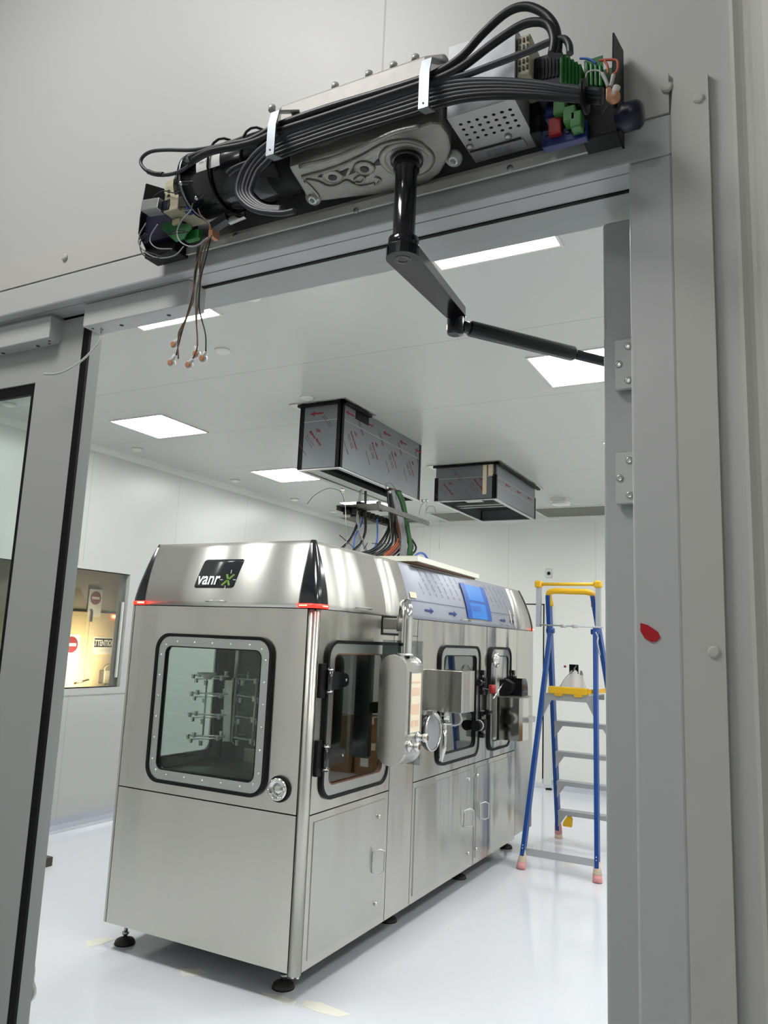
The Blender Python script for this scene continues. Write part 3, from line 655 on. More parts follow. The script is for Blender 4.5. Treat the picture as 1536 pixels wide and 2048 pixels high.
# chamber interiors
b = mbx(); b.box((XL+0.012, YF+0.014, ZM+0.031), (XS-0.014, YE-0.02, ZM+0.05)); b.build('chamber_floor', 'steel_in_shade', MC)
b = mbx(); b.box((XL+0.012, YF+0.014, 1.69), (XS-0.014, YE-0.02, 1.70)); b.build('chamber_ceiling', 'steel_in_shade', MC)
b = mbx(); b.box((XL+0.012, 3.96, ZM+0.05), (XS-0.014, 3.97, 1.69)); b.build('partition', 'steel_in_shade', MC)
b = mbx(); b.box((XL+0.012, 4.27, ZM+0.05), (XS-0.014, 4.28, 1.69)); b.build('partition', 'steel_in_shade', MC)
b = mbx(); b.box((XL+0.012, 4.28, ZM+0.05), (XL+0.022, YE-0.03, 1.69)); b.build('chamber_back', 'steel_in_shade', MC)
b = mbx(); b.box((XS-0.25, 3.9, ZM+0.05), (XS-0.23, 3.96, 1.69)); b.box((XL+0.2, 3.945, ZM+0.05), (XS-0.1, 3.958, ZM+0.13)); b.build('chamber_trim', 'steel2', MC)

def window(mp, loop_args, name_pre, dark, rnd, prot=1, bolts=None, red=False, opaque=False):
    u0, u1, v0, v1 = loop_args; s_ = -1 if mp is mF else 1
    b = mbx(); b.prism(rr(u0, u1, v0, v1, rnd), mp, -0.02*s_, 0.016*s_, holes=[rr(u0+0.016, u1-0.016, v0+0.016, v1-0.016, rnd-0.012)]); gk = b.build('window_gasket', 'black', MC)
    for e in (): pass
    w_ = 0.048
    b = mbx(); b.prism(rr(u0+0.017, u1-0.017, v0+0.017, v1-0.017, rnd-0.013), mp, -0.02*s_, 0.010*s_, holes=[rr(u0+0.017+w_, u1-0.017-w_, v0+0.017+w_, v1-0.017-w_, rnd-0.045)]); fo = b.build('window_frame', 'steel2' if opaque else 'satin', MC)
    b = mbx(); i = 0.017+w_
    if opaque: b.prism(rr(u0+i-0.01, u1-i+0.01, v0+i-0.01, v1-i+0.01, rnd-0.05), mp, -0.01*s_, 0.004*s_); b.build('port_door', 'steel', MC)
    else: b.prism(rr(u0+i-0.006, u1-i+0.006, v0+i-0.006, v1-i+0.006, rnd-0.045), mp, -0.012*s_, -0.004*s_); b.build('window_pane', dark, MC)
    b = mbx(); b.prism(rr(u0+i-0.001, u1-i+0.001, v0+i-0.001, v1-i+0.001, rnd-0.045), mp, -0.004*s_, 0.0105*s_, holes=[rr(u0+i+0.005, u1-i-0.005, v0+i+0.005, v1-i-0.005, rnd-0.05)]); b.build('inner_seal', 'wire_brown' if red else 'black', MC)
    if bolts:
        uu0, uu1, vv0, vv1 = u0+0.042, u1-0.042, v0+0.042, v1-0.042; pts = []
        for k in range(5): pts += [(uu0+0.1+(uu1-uu0-0.2)*k/4, vv0), (uu0+0.1+(uu1-uu0-0.2)*k/4, vv1)]
        for k in range(6): pts += [(uu0-0.003, vv0+0.07+(vv1-vv0-0.14)*k/5), (uu1+0.003, vv0+0.07+(vv1-vv0-0.14)*k/5)]
        pts += [(uu0+0.025, vv0+0.018), (uu1-0.025, vv0+0.018), (uu0+0.025, vv1-0.018), (uu1-0.025, vv1-0.018)]
        for u, v in pts: b = mbx(); b.lathe(mp(u, v, 0.009*s_), mp(0, 0, s_)-mp(0, 0, 0), [(0.0065, 0), (0.0062, 0.003), (0.003, 0.006)], n=10); b.build('rivet', 'chrome', fo)
    return fo
window(mF, (-3.001, -2.248, 0.848, 1.599), 'front', 'glass', 0.085, bolts=True)
window(mS, (3.235, 3.912, 0.848, 1.599), 'side', 'glass_dark', 0.085, red=True)
window(mS, (4.583, 5.292, 0.848, 1.597), 'side', 'glass_dark', 0.085)
window(mS, (5.495, 5.972, 0.848, 1.597), 'side', 'glass_dark', 0.085, opaque=True)

# vial grippers seen through the front window
def q_(x, y, Y): p = ay_(360+x/7.68, 1290+y/7.68, Y); return p
b = mbx(); rk = []
Y1 = 3.52; Y2 = 3.68
rods = []
rows = (475, 745, 1068, 1398)
for j, r in enumerate(rows):
    xo = -28*j
    rods.append([q_(240+xo*0.9, r-8, Y1), q_(750+xo*0.7, r+8, Y1)]); rods.append([q_(250+xo*0.8, r+45, Y2), q_(700+xo*0.8, r+40, Y2)])
    rods.append([q_(870+xo*0.6, r+20 if j else 515, Y1), q_(1235+xo*0.9, r+(75 if j else 65), Y1+0.06)]); rods.append([q_(900+xo*0.6, r-20, Y2), q_(1080+xo*0.6, r-18, Y2+0.08)])
for a, c in ((430, 350),): rods.append([q_(415, 500, Y1), q_(350, 1400, Y1)])
rods.append([q_(1180, 560, Y1), q_(1100, 1590, Y1)]); rods.append([q_(815, 510, Y2), q_(745, 1430, Y2)]); rods.append([q_(1048, 420, Y2), q_(1045, 520, Y2)]); rods.append([q_(700, 540, Y2), q_(660, 1480, Y2)])
RK = None
ws = mbx()
a = q_(790, 420, Y1); c = q_(770, 1500, Y1)
ws.bar(q_(880, 500, Y1), q_(800, 1490, Y1), 0.014, 0.014)
RK = ws.build('gripper_post', 'satin', MC)
b = mbx(); b.bar(q_(765, 540, Y2), q_(720, 1480, Y2), 0.05, 0.012); b.build('gripper_plate', 'steel2', RK)
b = mbx(); b.bar(q_(880, 540, Y1+0.04), q_(840, 1400, Y1+0.04), 0.035, 0.01); b.build('gripper_plate', 'steel2', RK)
for r_ in rods:
    b = mbx(); b.tube(r_, 0.0052, n=7); b.build('rod', 'rod', RK)
for j, r in enumerate(rows):
    xo = -28*j
    for x, y, Yy in ((205+xo, r+5, Y1), (300+xo, r-15, Y1), (640+xo*0.7, r+35, Y1), (710+xo*0.9, r-30, Y2), (250+xo, r+70, Y2), (400+xo*1.0, r+110, Y1), (960+xo, r+110, Y1), (1245+xo, r+120, Y1+0.05), (1160+xo*0.8, r+85, Y1)):
        p = q_(x, y, Yy); b = mbx(); h = 0.013
        b.box(p-Vector((0.008, 0.008, h)), p+Vector((0.008, 0.008, h)), bev=0.002); b.box(p+Vector((-0.014, -0.004, h-0.003)), p+Vector((0.014, 0.004, h+0.002))); b.build('clamp', 'rod', RK)
    p = q_(900+xo, r+90, Y1); b = mbx(); b.bar(p+Vector((-0.012, 0, 0.02)), p+Vector((0.006, 0, -0.012)), 0.008, 0.004); b.build('clamp_lever', 'rod', RK)
for x in (410, 1150):   # struts that hang the grippers from the chamber roof
    p = q_(x, 480, Y1); b = mbx()
p = q_(860, 505, Y1); b = mbx(); b.cyl(p, (p.x, p.y, 1.69), 0.012); b.build('hanger', 'satin', RK)
p = q_(425, 440, Y1); b = mbx(); b.lathe(p, (0, 0, 1), [(0.02, -0.03), (0.05, -0.005), (0.052, 0.004), (0.045, 0.006)], n=20); b.build('dish', 'white_p', RK)
# robot arm and fittings in the second chamber
b = mbx(); b.cyl((-2.35, 4.75, ZM+0.05), (-2.35, 4.75, 1.28), 0.05); b.cyl((-2.35, 4.75, 1.28), (-2.35, 4.75, 1.33), 0.035); b.bar((-2.35, 4.75, 1.3), (-2.22, 5.05, 1.27), 0.04, 0.03); b.build('robot_arm', 'chrome', MC)
b = mbx(); b.tube([(-2.12, 4.72, 1.02), (-2.09, 4.80, 0.97), (-2.09, 4.84, 0.93)], 0.010); b.ball((-2.09, 4.84, 0.925), 0.018); b.build('glove_hook', 'chrome', MC)
b = mbx(); b.box((XS-0.16, 4.6, ZM+0.05), (XS-0.03, 5.27, ZM+0.09)); b.build('chamber_ledge', 'chrome', MC)

# canopy: inward-curving hood panels with black corner fins
INS = 0.10; LI = 0.6
def ins(t): return INS*t**1.6
def can(side, u, t, off=0.0):
    z = ZS+(ZT-ZS)*t; i = ins(t)-off
    if side == 'F': return Vector((u, YF+i, z))
    if side == 'S': return Vector((XS-i, u, z))
    if side == 'L': return Vector((XL+i*LI, u, z))
    return Vector((u, YE-i, z))
FX0, FX1 = XL, XS
def fb(t): return 0.083*(1-t**1.5)+0.012      # half width of a fin on each face, measured from the moving corner
def canopy(side, ua, ub, name, m='steel_hood', na=None, nb=None, off=0.0):
    """ua/ub fixed ends, or functions of t"""
    fa = ua if callable(ua) else (lambda t: ua); fb_ = ub if callable(ub) else (lambda t: ub)
    b = mbx(); b.grid(lambda s_, t: can(side, fa(t)+(fb_(t)-fa(t))*s_, t, off), 2, 14)
    o = b.build(name, m, MC); md = o.modifiers.new('s', 'SOLIDIFY'); md.thickness = 0.004; md.offset = -1 if side in ('F',) else 1
    return o
cFl = lambda t: FX0+LI*ins(t)+fb(t); cFr = lambda t: FX1-ins(t)-fb(t)
canopy('F', cFl, cFr, 'front_hood')
sA = lambda t: YF+ins(t)+fb(t)
canopy('S', sA, 3.837, 'side_hood'); canopy('S', 3.841, 4.138, 'pillar_hood'); canopy('S', 4.142, 6.108, 'film_wrapped_hood', 'film')
canopy('S', 6.112, lambda t: YE-ins(t)-0.035*(1-t)-0.004, 'end_hood')
canopy('L', sA, lambda t: YE-ins(t)-0.01, 'left_hood'); canopy('B', lambda t: FX0+LI*ins(t), lambda t: FX1-ins(t), 'rear_hood')
b = mbx(); b.box((FX0+INS*LI-0.002, YF+INS-0.002, ZT-0.006), (FX1-INS+0.002, YE-INS+0.002, ZT-0.001)); b.build('top_plate', 'steel', MC)
b = mbx(); b.grid(lambda s_, t: can('F', FX0+0.01+LI*ins(t)+(FX1-FX0-0.02-(1+LI)*ins(t))*s_, t, -0.012), 1, 14); b.grid(lambda s_, t: can('S', YF+0.01+ins(t)+(YE-YF-0.03-2*ins(t))*s_, t, -0.012), 1, 14); b.build('hood_lining', 'dark', MC)
b = mbx(); b.box((FX0+0.006, YF+0.006, ZS-0.012), (FX1-0.006, YE-0.006, ZS)); b.build('shadow_gap', 'black', MC)
def fin(cornerx, sx_, cornery, sy_, full=True):
    b = mbx(); n = 14
    def fn(s_, t):
        i = ins(t); w = fb(t) if full else 0.035*(1-t)+0.006; cx_ = cornerx-sx_*i*(LI if sx_ < 0 else 1); cy_ = cornery-sy_*i; r = min(0.03, w*0.45)
        o = 0.004
        # s: 0..0.35 front leg, 0.35..0.65 round corner, 0.65..1 side leg
        if s_ <= 0.34: k = s_/0.34; return Vector((cx_-sx_*(w-(w-r)*k), cy_+sy_*o, ZS+(ZT-ZS+0.002)*t))
        if s_ >= 0.66: k = (s_-0.66)/0.34; return Vector((cx_+sx_*o, cy_-sy_*(r+(w-r)*k), ZS+(ZT-ZS+0.002)*t))
        a = (s_-0.34)/0.32*PI/2
        return Vector((cx_-sx_*r+sx_*(r+o)*math.sin(a), cy_-sy_*r+sy_*(r+o)*math.cos(a), ZS+(ZT-ZS+0.002)*t))
    b.grid(fn, 24, 16); f_ = b.build('corner_fin', 'gloss_black', MC); md = f_.modifiers.new('s', 'SOLIDIFY'); md.thickness = 0.004
    b = mbx()
    def g2(s_, t):
        p = fn(s_, 0); o = 0.004; c = Vector((cornerx-sx_*0.05, cornery-sy_*0.05, 0)); d = Vector((p.x-c.x, p.y-c.y, 0)).normalized()
        return Vector((p.x, p.y, ZS+0.001+0.020*t))+d*o
    b.grid(g2, 24, 1); l_ = b.build('light_strip', 'led', f_); md = l_.modifiers.new('s', 'SOLIDIFY'); md.thickness = 0.003
    k = 0
    for s_ in ([0.04+0.04*i_ for i_ in range(6)]+[0.74+0.04*i_ for i_ in range(6)]):
        p = g2(s_, 0.55)+Vector((0.0, -0.001 if s_ < 0.5 else 0, 0))+Vector((0.001*sx_ if s_ > 0.5 else 0, 0, 0)); b = mbx(); b.ball(p, 0.004, u=6, v=5); b.build('led_dot', 'led_dot', f_)
    return f_
fin(FX1, 1, YF, -1); fin(FX0, -1, YF, -1); fin(FX1, 1, YE, 1, False)
# small bar handles on the hoods
def bar_handle(a, c, out, r=0.0035, name='hood_handle'):
    a = Vector(a); c = Vector(c); out = Vector(out)
    b = mbx(); b.tube([a, a+out*0.8, a+out+(c-a)*0.08, c+out-(c-a)*0.08, c+out*0.8, c], r, n=8); return b.build(name, 'satin', MC)
bar_handle((-2.683, YF, 1.768), (-2.564, YF, 1.768), (0, -0.028, 0.003))
for y0, y1 in ((3.50, 3.64), (4.93, 5.08), (5.75, 5.9)): bar_handle((XS, y0, 1.768), (XS, y1, 1.768), (0.028, 0, 0.003))
# name plate on the front hood
def logo_pt(u, v, d=0.0):     # u: x ; v: z
    t = (v-ZS)/(ZT-ZS); return Vector((u, YF+ins(t)-0.003-d, v))
z0, z1 = 1.838, 1.992
def shx(u, v): return u+(v-z0)*0.17
b = mbx()
pl_ = [(shx(u, v), v) for u, v in rr(-2.796, -2.532, z0, z1, 0.016, 4)]
N = 12
def plate_fn(s_, t):
    rr_ = 0.016; v = z0+(z1-z0)*t; e = max(0, rr_-min(v-z0, z1-v)); k = rr_-math.sqrt(max(rr_*rr_-e*e, 0))
    return logo_pt(shx(-2.796+k+(0.264-2*k)*s_, v), v, 0)
b.grid(plate_fn, 1, 40)
lg = b.build('name_plate', 'logo', MC); md = lg.modifiers.new('s', 'SOLIDIFY'); md.thickness = 0.003; md.offset = 0
b = mbx(); b.text('vanr', 0.094, lambda u, v: logo_pt(-2.782+u, 1.858+v, 0.004), shear=0.12, offset=0.0018, sx=0.88); b.build('lettering', 'logo_w', lg)
b = mbx()
cx_, cz_ = -2.578, 1.882
for s_ in (-1, 1):
    for k in range(-4, 5):
        u = k*0.0065*s_*0.8+ k*0.001; v = k*0.0063
        b.obox(logo_pt(cx_+u+v*0.17, cz_+v, 0.004), (0.0062, 0, 0), (0, 0.0005, 0), (0, 0, 0.0042))
b.build('green_cross', 'logo_g', lg)
b = mbx()
for u, v, w_, h_ in ((-0.042, 0, 0.009, 0.0016), (0.042, 0, 0.009, 0.0016), (0.008, 0.042, 0.0016, 0.010), (-0.008, -0.040, 0.0016, 0.009)):
    b.obox(logo_pt(cx_+u, cz_+v, 0.004), (w_, 0, 0), (0, 0.0005, 0), (0.17*h_ if h_ > 0.005 else 0, 0, h_))
b.build('cross_ticks', 'logo_w', lg)
# print on the film of the side hood
def film_pt(u, v, d=0.0): t = (v-ZS)/(ZT-ZS); return Vector((XS-ins(t)+0.0055+d, u, v))
fo = [o for o in MC.children if o.name.startswith('film_wrapped')][0]
mFilm = lambda u, v, d: film_pt(u, v, d)
b = mbx()
for k in range(19):
    for j in range(2):
        u = 4.36+k*0.098+0.05*j*0+(0.05 if j else 0); v = 1.935+0.085*j
        if u > 6.02 or 5.02 < u < 5.56: continue
        slant(b, mFilm, u, v, 0.085, math.radians(-62), 0.0016)
        slant(b, mFilm, u+0.011, v, 0.085, math.radians(-62), 0.0012)
b.build('film_print', 'film_line', fo)
b = mbx(); b.grid(lambda s_, t: film_pt(4.15+1.955*s_, 1.853+0.0035*t, 0.0005), 1, 1); b.build('film_seam', 'film_line', fo)
for u, sc in ((4.42, 1.0), (4.80, 1.0), (5.80, 0.9), (6.02, 0.8)):
    b = mbx(); arrow(b, mFilm, u, 1.803, 0.13*sc, 0.04*sc, dirn=1); b.build('film_arrow', 'film_arrow', fo)
b = mbx(); b.grid(lambda s_, t: film_pt(4.17+0.09*s_, 1.868+0.035*t, 0.0015), 1, 2); b.build('film_label', 'tape_cream', fo)
b = mbx(); b.grid(lambda s_, t: film_pt(5.985+0.02*s_, 1.79+0.10*t, 0.0015), 1, 3); b.build('film_label', 'tape_cream', fo)
b = mbx(); b.grid(lambda s_, t: film_pt(6.06+0.02*s_, 1.77+0.08*t, 0.0015), 1, 3); b.build('film_label', 'tape_cream', fo)
u0, u1, v0, v1 = 5.06, 5.53, 1.79, 2.03
b = mbx(); b.grid(lambda s_, t: film_pt(u0+(u1-u0)*s_, v0+(v1-v0)*t, 0.003), 2, 10); bt = b.build('blue_tape', 'tape_blue', fo)
b = mbx()
b.grid(lambda s_, t: film_pt(u0-0.004+0.085*s_, v0-0.004+(v1-v0+0.01)*t, 0.0038), 1, 10); b.grid(lambda s_, t: film_pt(u1-0.08+0.085*s_, v0-0.006+(v1-v0+0.012)*t, 0.0038), 1, 10); b.grid(lambda s_, t: film_pt(u0+0.08+(u1-u0-0.16)*s_, v0+0.11+0.02*t, 0.0038), 1, 1)
b.build('tape_overlap', 'tape_blue_d', bt)
b = mbx(); b.text('vanrx', 0.085, lambda u, v: film_pt(5.15+u, 1.84+v, 0.0045), shear=0.15, offset=0.002); b.build('covered_logo', 'cable_blue', bt)
b.mats = []
# round port on the front
def round_port(c, out, r, name='round_port'):
    c = Vector(c); out = Vector(out)
    b = mbx(); b.lathe(c-out*0.01, out, [(r, 0), (r, 0.02), (r*0.86, 0.022), (r*0.84, 0.012)], n=32); p = b.build(name, 'black', MC)
    b = mbx(); b.lathe(c, out, [(r*0.84, 0.0), (r*0.84, 0.028), (r*0.66, 0.03), (r*0.62, 0.014), (r*0.4, 0.014), (r*0.36, 0.022), (r*0.1, 0.024)], n=32); b.build('port_glass', 'chrome', p)
    a = out.orthogonal().normalized(); e = out.cross(a)
    for k in range(6):
        q = c+out*0.028+(a*math.cos(k*PI/3+0.4)+e*math.sin(k*PI/3+0.4))*r*0.74; b = mbx(); b.lathe(q, out, [(0.006, 0), (0.006, 0.006), (0.002, 0.008)], n=8); b.build('bolt', 'chrome', p)
    return p
round_port((-2.166, YF, 0.905), (0, -1, 0), 0.06)
# cabinet handles, locks
def u_handle(y, z0=0.405, z1=0.522):
    b = mbx(); b.tube([(XS+0.006, y, z0+0.008), (XS+0.03, y+0.035, z0), (XS+0.05, y+0.05, z0+0.01), (XS+0.05, y+0.05, z1-0.01), (XS+0.03, y+0.035, z1), (XS+0.006, y, z1-0.008)], 0.005, n=8, closed=True); return b.build('cabinet_handle', 'satin', MC)
u_handle(3.79); u_handle(5.07); u_handle(5.36)
for y, z in ((3.84, 0.683), (3.841, 0.248), (5.128, 0.707), (5.146, 0.229), (5.29, 0.713), (5.296, 0.228)):
    b = mbx(); b.lathe((XS+0.004, y, z), (1, 0, 0), [(0.011, 0), (0.011, 0.005), (0.008, 0.012), (0.003, 0.013)], n=16); b.build('door_lock', 'chrome', MC)
# levelling feet
for x, y in ((-2.18, 3.27), (-2.18, 4.323), (-2.16, 5.354), (-2.16, 6.348), (-3.16, 3.24), (-3.12, 4.323), (-3.12, 5.354), (-3.12, 6.348)):
    b = mbx(); b.lathe((x, y, 0.0), (0, 0, 1), [(0.05, 0), (0.052, 0.006), (0.05, 0.014), (0.044, 0.022), (0.02, 0.03), (0.014, 0.034)], n=24); f_ = b.build('levelling_foot', 'cast_dark', MC)
    b = mbx(); b.cyl((x, y, 0.03), (x, y, ZB+0.012), 0.010, n=14); b.lathe((x, y, 0.045), (0, 0, 1), [(0.017, 0), (0.017, 0.014)], n=6); b.build('stem', 'satin', f_)
    b = mbx(); b.lathe((x, y, 0.0), (0, 0, 1), [(0.0535, 0.0), (0.0535, 0.005)], n=24); b.build('rubber_pad', 'black', f_)
# black strap hinges of the first side window
def strap_hinge(z0, z1):
    zc = (z0+z1)/2
    b = mbx(); b.box((XS, 3.183, z0), (XS+0.014, 3.226, z1), bev=0.003); hg = b.build('strap_hinge', 'black', MC)
    b = mbx(); b.cyl((XS+0.024, 3.24, z0+0.02), (XS+0.024, 3.24, z1-0.02), 0.016, n=18); b.build('barrel', 'motor_black', hg)
    for z in (zc+0.052, zc-0.052, zc+0.0): 
        if z == zc: continue
        b = mbx(); b.cyl((XS+0.024, 3.24, z-0.003), (XS+0.024, 3.24, z+0.003), 0.0185, n=18); b.build('washer', 'chrome', hg)
    b = mbx(); b.prism([(3.24, zc-0.047), (3.37, zc-0.032)]+[(3.375+0.03*math.cos(math.radians(a)), zc+0.032*math.sin(math.radians(a))) for a in range(-80, 90, 16)]+[(3.37, zc+0.034), (3.24, zc+0.047)], mS, 0.02, 0.036); b.build('strap', 'motor_black', hg)
    b = mbx(); b.lathe((XS+0.036, 3.378, zc), (1, 0, 0), [(0.007, 0), (0.006, 0.003), (0.002, 0.003)], n=12); b.build('bolt', 'chrome', hg)
strap_hinge(1.325, 1.487); strap_hinge(0.967, 1.131)
def block_hinge(y, z, s_=1.0, knob=False):
    b = mbx(); b.box((XS, y-0.03*s_, z-0.035*s_), (XS+0.05*s_, y+0.03*s_, z+0.035*s_), bev=0.004); hg = b.build('clamp_hinge', 'black', MC)
    b = mbx(); b.cyl((XS+0.025, y, z-0.085*s_), (XS+0.025, y, z+0.085*s_), 0.015*s_, n=14); b.box((XS, y-0.018, z+0.06*s_), (XS+0.04*s_, y+0.018, z+0.085*s_)); b.box((XS, y-0.018, z-0.085*s_), (XS+0.04*s_, y+0.018, z-0.06*s_)); b.build('pivot', 'motor_black', hg)
    b = mbx(); b.cyl((XS+0.03, y-0.03*s_, z), (XS+0.03, y-0.10*s_, z), 0.022*s_, n=18); b.build('spigot', 'motor_black', hg)
    if knob: b = mbx(); b.cyl((XS+0.03, y-0.072*s_, z), (XS+0.03, y-0.082*s_, z), 0.036*s_, n=22); b.build('white_ring', 'white_p', hg); b = mbx(); b.cyl((XS+0.03, y-0.082*s_, z), (XS+0.03, y-0.13*s_, z), 0.034*s_, n=22); b.build('knob', 'black', hg)
block_hinge(5.31, 1.345); block_hinge(5.31, 1.055, 1.05, True); block_hinge(5.99, 1.345, 0.9); block_hinge(3.93, 1.245, 0.9, True)
# hand wheel, red valve and waste hopper by the third window
c = ax_(990, 1320, XS+0.03)
b = mbx(); b.lathe(c, (1, 0, 0), [(0.02, -0.03), (0.02, 0.0), (0.052, 0.004), (0.052, 0.016), (0.03, 0.02), (0.026, 0.035), (0.01, 0.036)], n=24); wv = b.build('hand_wheel', 'chrome', MC)
for k in range(5):
    b = mbx(); b.ball(c+Vector((0.012, 0.045*math.cos(k*2*PI/5), 0.045*math.sin(k*2*PI/5))), 0.014, u=8, v=6); b.build('grip', 'chrome', wv)
p0 = ax_(980, 1378, XS+0.06); p1 = ax_(984, 1412, XS+0.06)
b = mbx(); b.box((XS, p0.y-0.012, p1.z-0.03), (XS+0.07, p0.y+0.03, p0.z+0.0), bev=0.003); vv = b.build('valve_body', 'steel2', MC)
b = mbx(); b.cyl((XS+0.075, p0.y+0.005, p0.z-0.03), (XS+0.075, p0.y+0.005, p0.z+0.03), 0.024, n=16); b.build('valve_cap', 'red_p', vv)
b = mbx(); b.cyl((XS+0.05, p0.y-0.04, p1.z-0.04), (XS+0.05, p0.y+0.04, p1.z-0.04), 0.018, n=14); b.build('valve_foot', 'black', vv)
b = mbx(); b.tube([ax_(986, 1398, XS+0.10), ax_(1000, 1376, XS+0.11), ax_(1006, 1368, XS+0.1)], 0.006); b.build('lever', 'chrome', vv)
hp = [(XS+0.03, 5.60), (XS+0.20, 5.60), (XS+0.21, 5.66), (XS+0.21, 5.80), (XS+0.18, 5.85), (XS+0.03, 5.85)]
b = mbx(); b.prism(hp, lambda u, v, d: Vector((u, v, d)), 0.93, 1.235); hb = b.build('waste_hopper', 'chrome', MC)
for f in hb.data.polygons: f.use_smooth = False
b = mbx(); b.prism([(XS+0.02, 5.585), (XS+0.215, 5.585), (XS+0.225, 5.66), (XS+0.225, 5.81), (XS+0.18, 5.86), (XS+0.02, 5.86)], lambda u, v, d: Vector((u, v, d)), 1.235, 1.242); b.build('hopper_rim', 'satin', hb)
b = mbx(); b.prism([(0.02, 0), (0.06, 0), (0.11, 0.05), (0.12, 0.10), (0.06, 0.13), (0.02, 0.12)], lambda u, v, d: Vector((XS+0.02+u, 5.62+d, 1.235+v)), 0, 0.10); b.build('chute_hood', 'black', hb)
b = mbx(); lp = [(5.74+0.10*(1-math.cos(math.radians(a))), 1.25+0.12*math.sin(math.radians(a))) for a in range(0, 91, 15)]
b.prism([(5.73, 1.243), (5.87, 1.243), (5.87, 1.30), (5.855, 1.345), (5.82, 1.37), (5.73, 1.372)], mS, 0.06, 0.18); b.build('chute_cover', 'gloss_black', hb)
# shelf bracket on the end panel
b = mbx(); b.box((XS, 6.36, 0.99), (XS+0.035, 6.56, 1.035), bev=0.004); b.build('end_bracket', 'satin', MC)
# steel hood box over the second window
b = mbx(); b.box((XS, 4.40, 1.20), (-1.785, 4.61, 1.445), bev=0.002); hb2 = b.build('sensor_housing', 'steel2', MC)
b = mbx(); b.cyl((-1.93, 4.5, 1.2), (-1.93, 4.5, 1.13), 0.03, n=20); b.cyl((-1.93, 4.5, 1.13), (-1.93, 4.5, 1.12), 0.045, n=20); b.tube([(-1.93, 4.5, 1.12), (-1.93, 4.5, 0.98), (-1.95, 4.5, 0.9)], 0.014); b.build('filling_valve', 'chrome', hb2)
b = mbx(); b.tube(smooth_path([(-1.86, 4.55, 1.2), (-1.85, 4.57, 1.14), (-1.9, 4.58, 1.11), (-1.98, 4.55, 1.12)]), 0.006); b.build('hose', 'cable_white', hb2)
# clamped round port on a pipe
c = Vector((-1.94, 4.33, 1.09))
b = mbx(); b.lathe((XS, 4.33, 1.09), (1, 0, 0), [(0.09, 0), (0.09, 0.05), (0.105, 0.055), (0.112, 0.062), (0.112, 0.078)], n=36); rp = b.build('clamped_port', 'motor_black', MC)
b = mbx(); b.lathe((XS+0.078, 4.33, 1.09), (1, 0, 0), [(0.106, 0), (0.106, 0.008), (0.098, 0.012), (0.094, 0.005)], n=36); b.build('port_lid', 'cable_lgrey', rp)
b = mbx(); b.tube([(XS+0.09, 4.33+0.11*math.cos(a*2*PI/28), 1.09+0.11*math.sin(a*2*PI/28)) for a in range(28)], 0.006, n=6, closed=True); b.build('port_ring', 'chrome', rp)
b = mbx(); b.tube([(XS+0.10, 4.29, 1.20), (XS+0.12, 4.33, 1.17), (XS+0.12, 4.36, 1.14)], 0.009); b.box((XS+0.07, 4.27, 1.185), (XS+0.11, 4.33, 1.215), bev=0.003); b.build('clamp_latch', 'satin', rp)

# operator panel on its swan-neck pipe
HY0, HY1 = 3.50, 3.69
hx0, hx1, hz0, hz1 = -1.866, -1.712, 1.002, 1.540
r = (hx1-hx0)/2; cxm = (hx0+hx1)/2
loop = [(cxm+r*math.cos(math.radians(a)), hz1-r+r*math.sin(math.radians(a))) for a in range(0, 181, 10)]+[(cxm+r*math.cos(math.radians(a)), hz0+r+r*math.sin(math.radians(a))) for a in range(180, 361, 10)]
b = mbx(); b.prism(loop, mXZ(HY0), 0, HY1-HY0, 'steel_v'); b.mats = []; hm = b.build('control_panel', 'steel2', MC)
md = hm.modifiers.new('b', 'BEVEL'); md.width = 0.0015; md.segments = 2; md.limit_method = 'ANGLE'
b = mbx(); b.box((hx1, 3.552, 1.162), (hx1+0.002, 3.666, 1.452)); sc_ = b.build('touch_screen', 'screen', hm)
b = mbx(); b.prism(rect(3.545, 3.673, 1.155, 1.459), mYZ(hx1), 0, 0.003, holes=[rect(3.553, 3.665, 1.163, 1.451)]); b.build('screen_bezel', 'satin', hm)
b = mbx()
for k, (u, v, w_, h_) in enumerate(((3.56, 1.40, 0.09, 0.012), (3.56, 1.34, 0.04, 0.04), (3.61, 1.34, 0.045, 0.04), (3.56, 1.25, 0.09, 0.05), (3.56, 1.19, 0.03, 0.03), (3.60, 1.19, 0.05, 0.03))): b.box((hx1+0.002, u, v), (hx1+0.0028, u+w_, v+h_))
b.build('screen_graphics', 'screen_tile', sc_)
for y, z, rr_ in ((3.555, 1.10, 0.02), (3.65, 1.135, 0.02)):
    b = mbx(); b.lathe((hx1, y, z), (1, 0, 0), [(rr_*1.35, 0), (rr_*1.35, 0.006), (rr_*0.8, 0.01), (rr_*0.8, 0.032), (rr_*1.1, 0.034), (rr_*1.1, 0.052), (rr_*0.7, 0.056)], n=20); b.build('push_button', 'chrome', hm)
b = mbx(); pth = smooth_path([(-1.768, 3.60, 1.535), (-1.768, 3.60, 1.66), (-1.768, 3.60, 1.735), (-1.785, 3.625, 1.785), (-1.82, 3.68, 1.803), (-1.86, 3.74, 1.79), (-1.885, 3.79, 1.74), (-1.89, 3.80, 1.68), (-1.89, 3.80, 1.60)], 8)
b.tube(pth, 0.028, n=18); pipe = b.build('swan_neck_pipe', 'chrome', hm)
b = mbx(); b.lathe((-1.768, 3.60, 1.535), (0, 0, 1), [(0.036, 0), (0.036, 0.006), (0.030, 0.012)], n=24); b.build('pipe_collar', 'satin', hm)
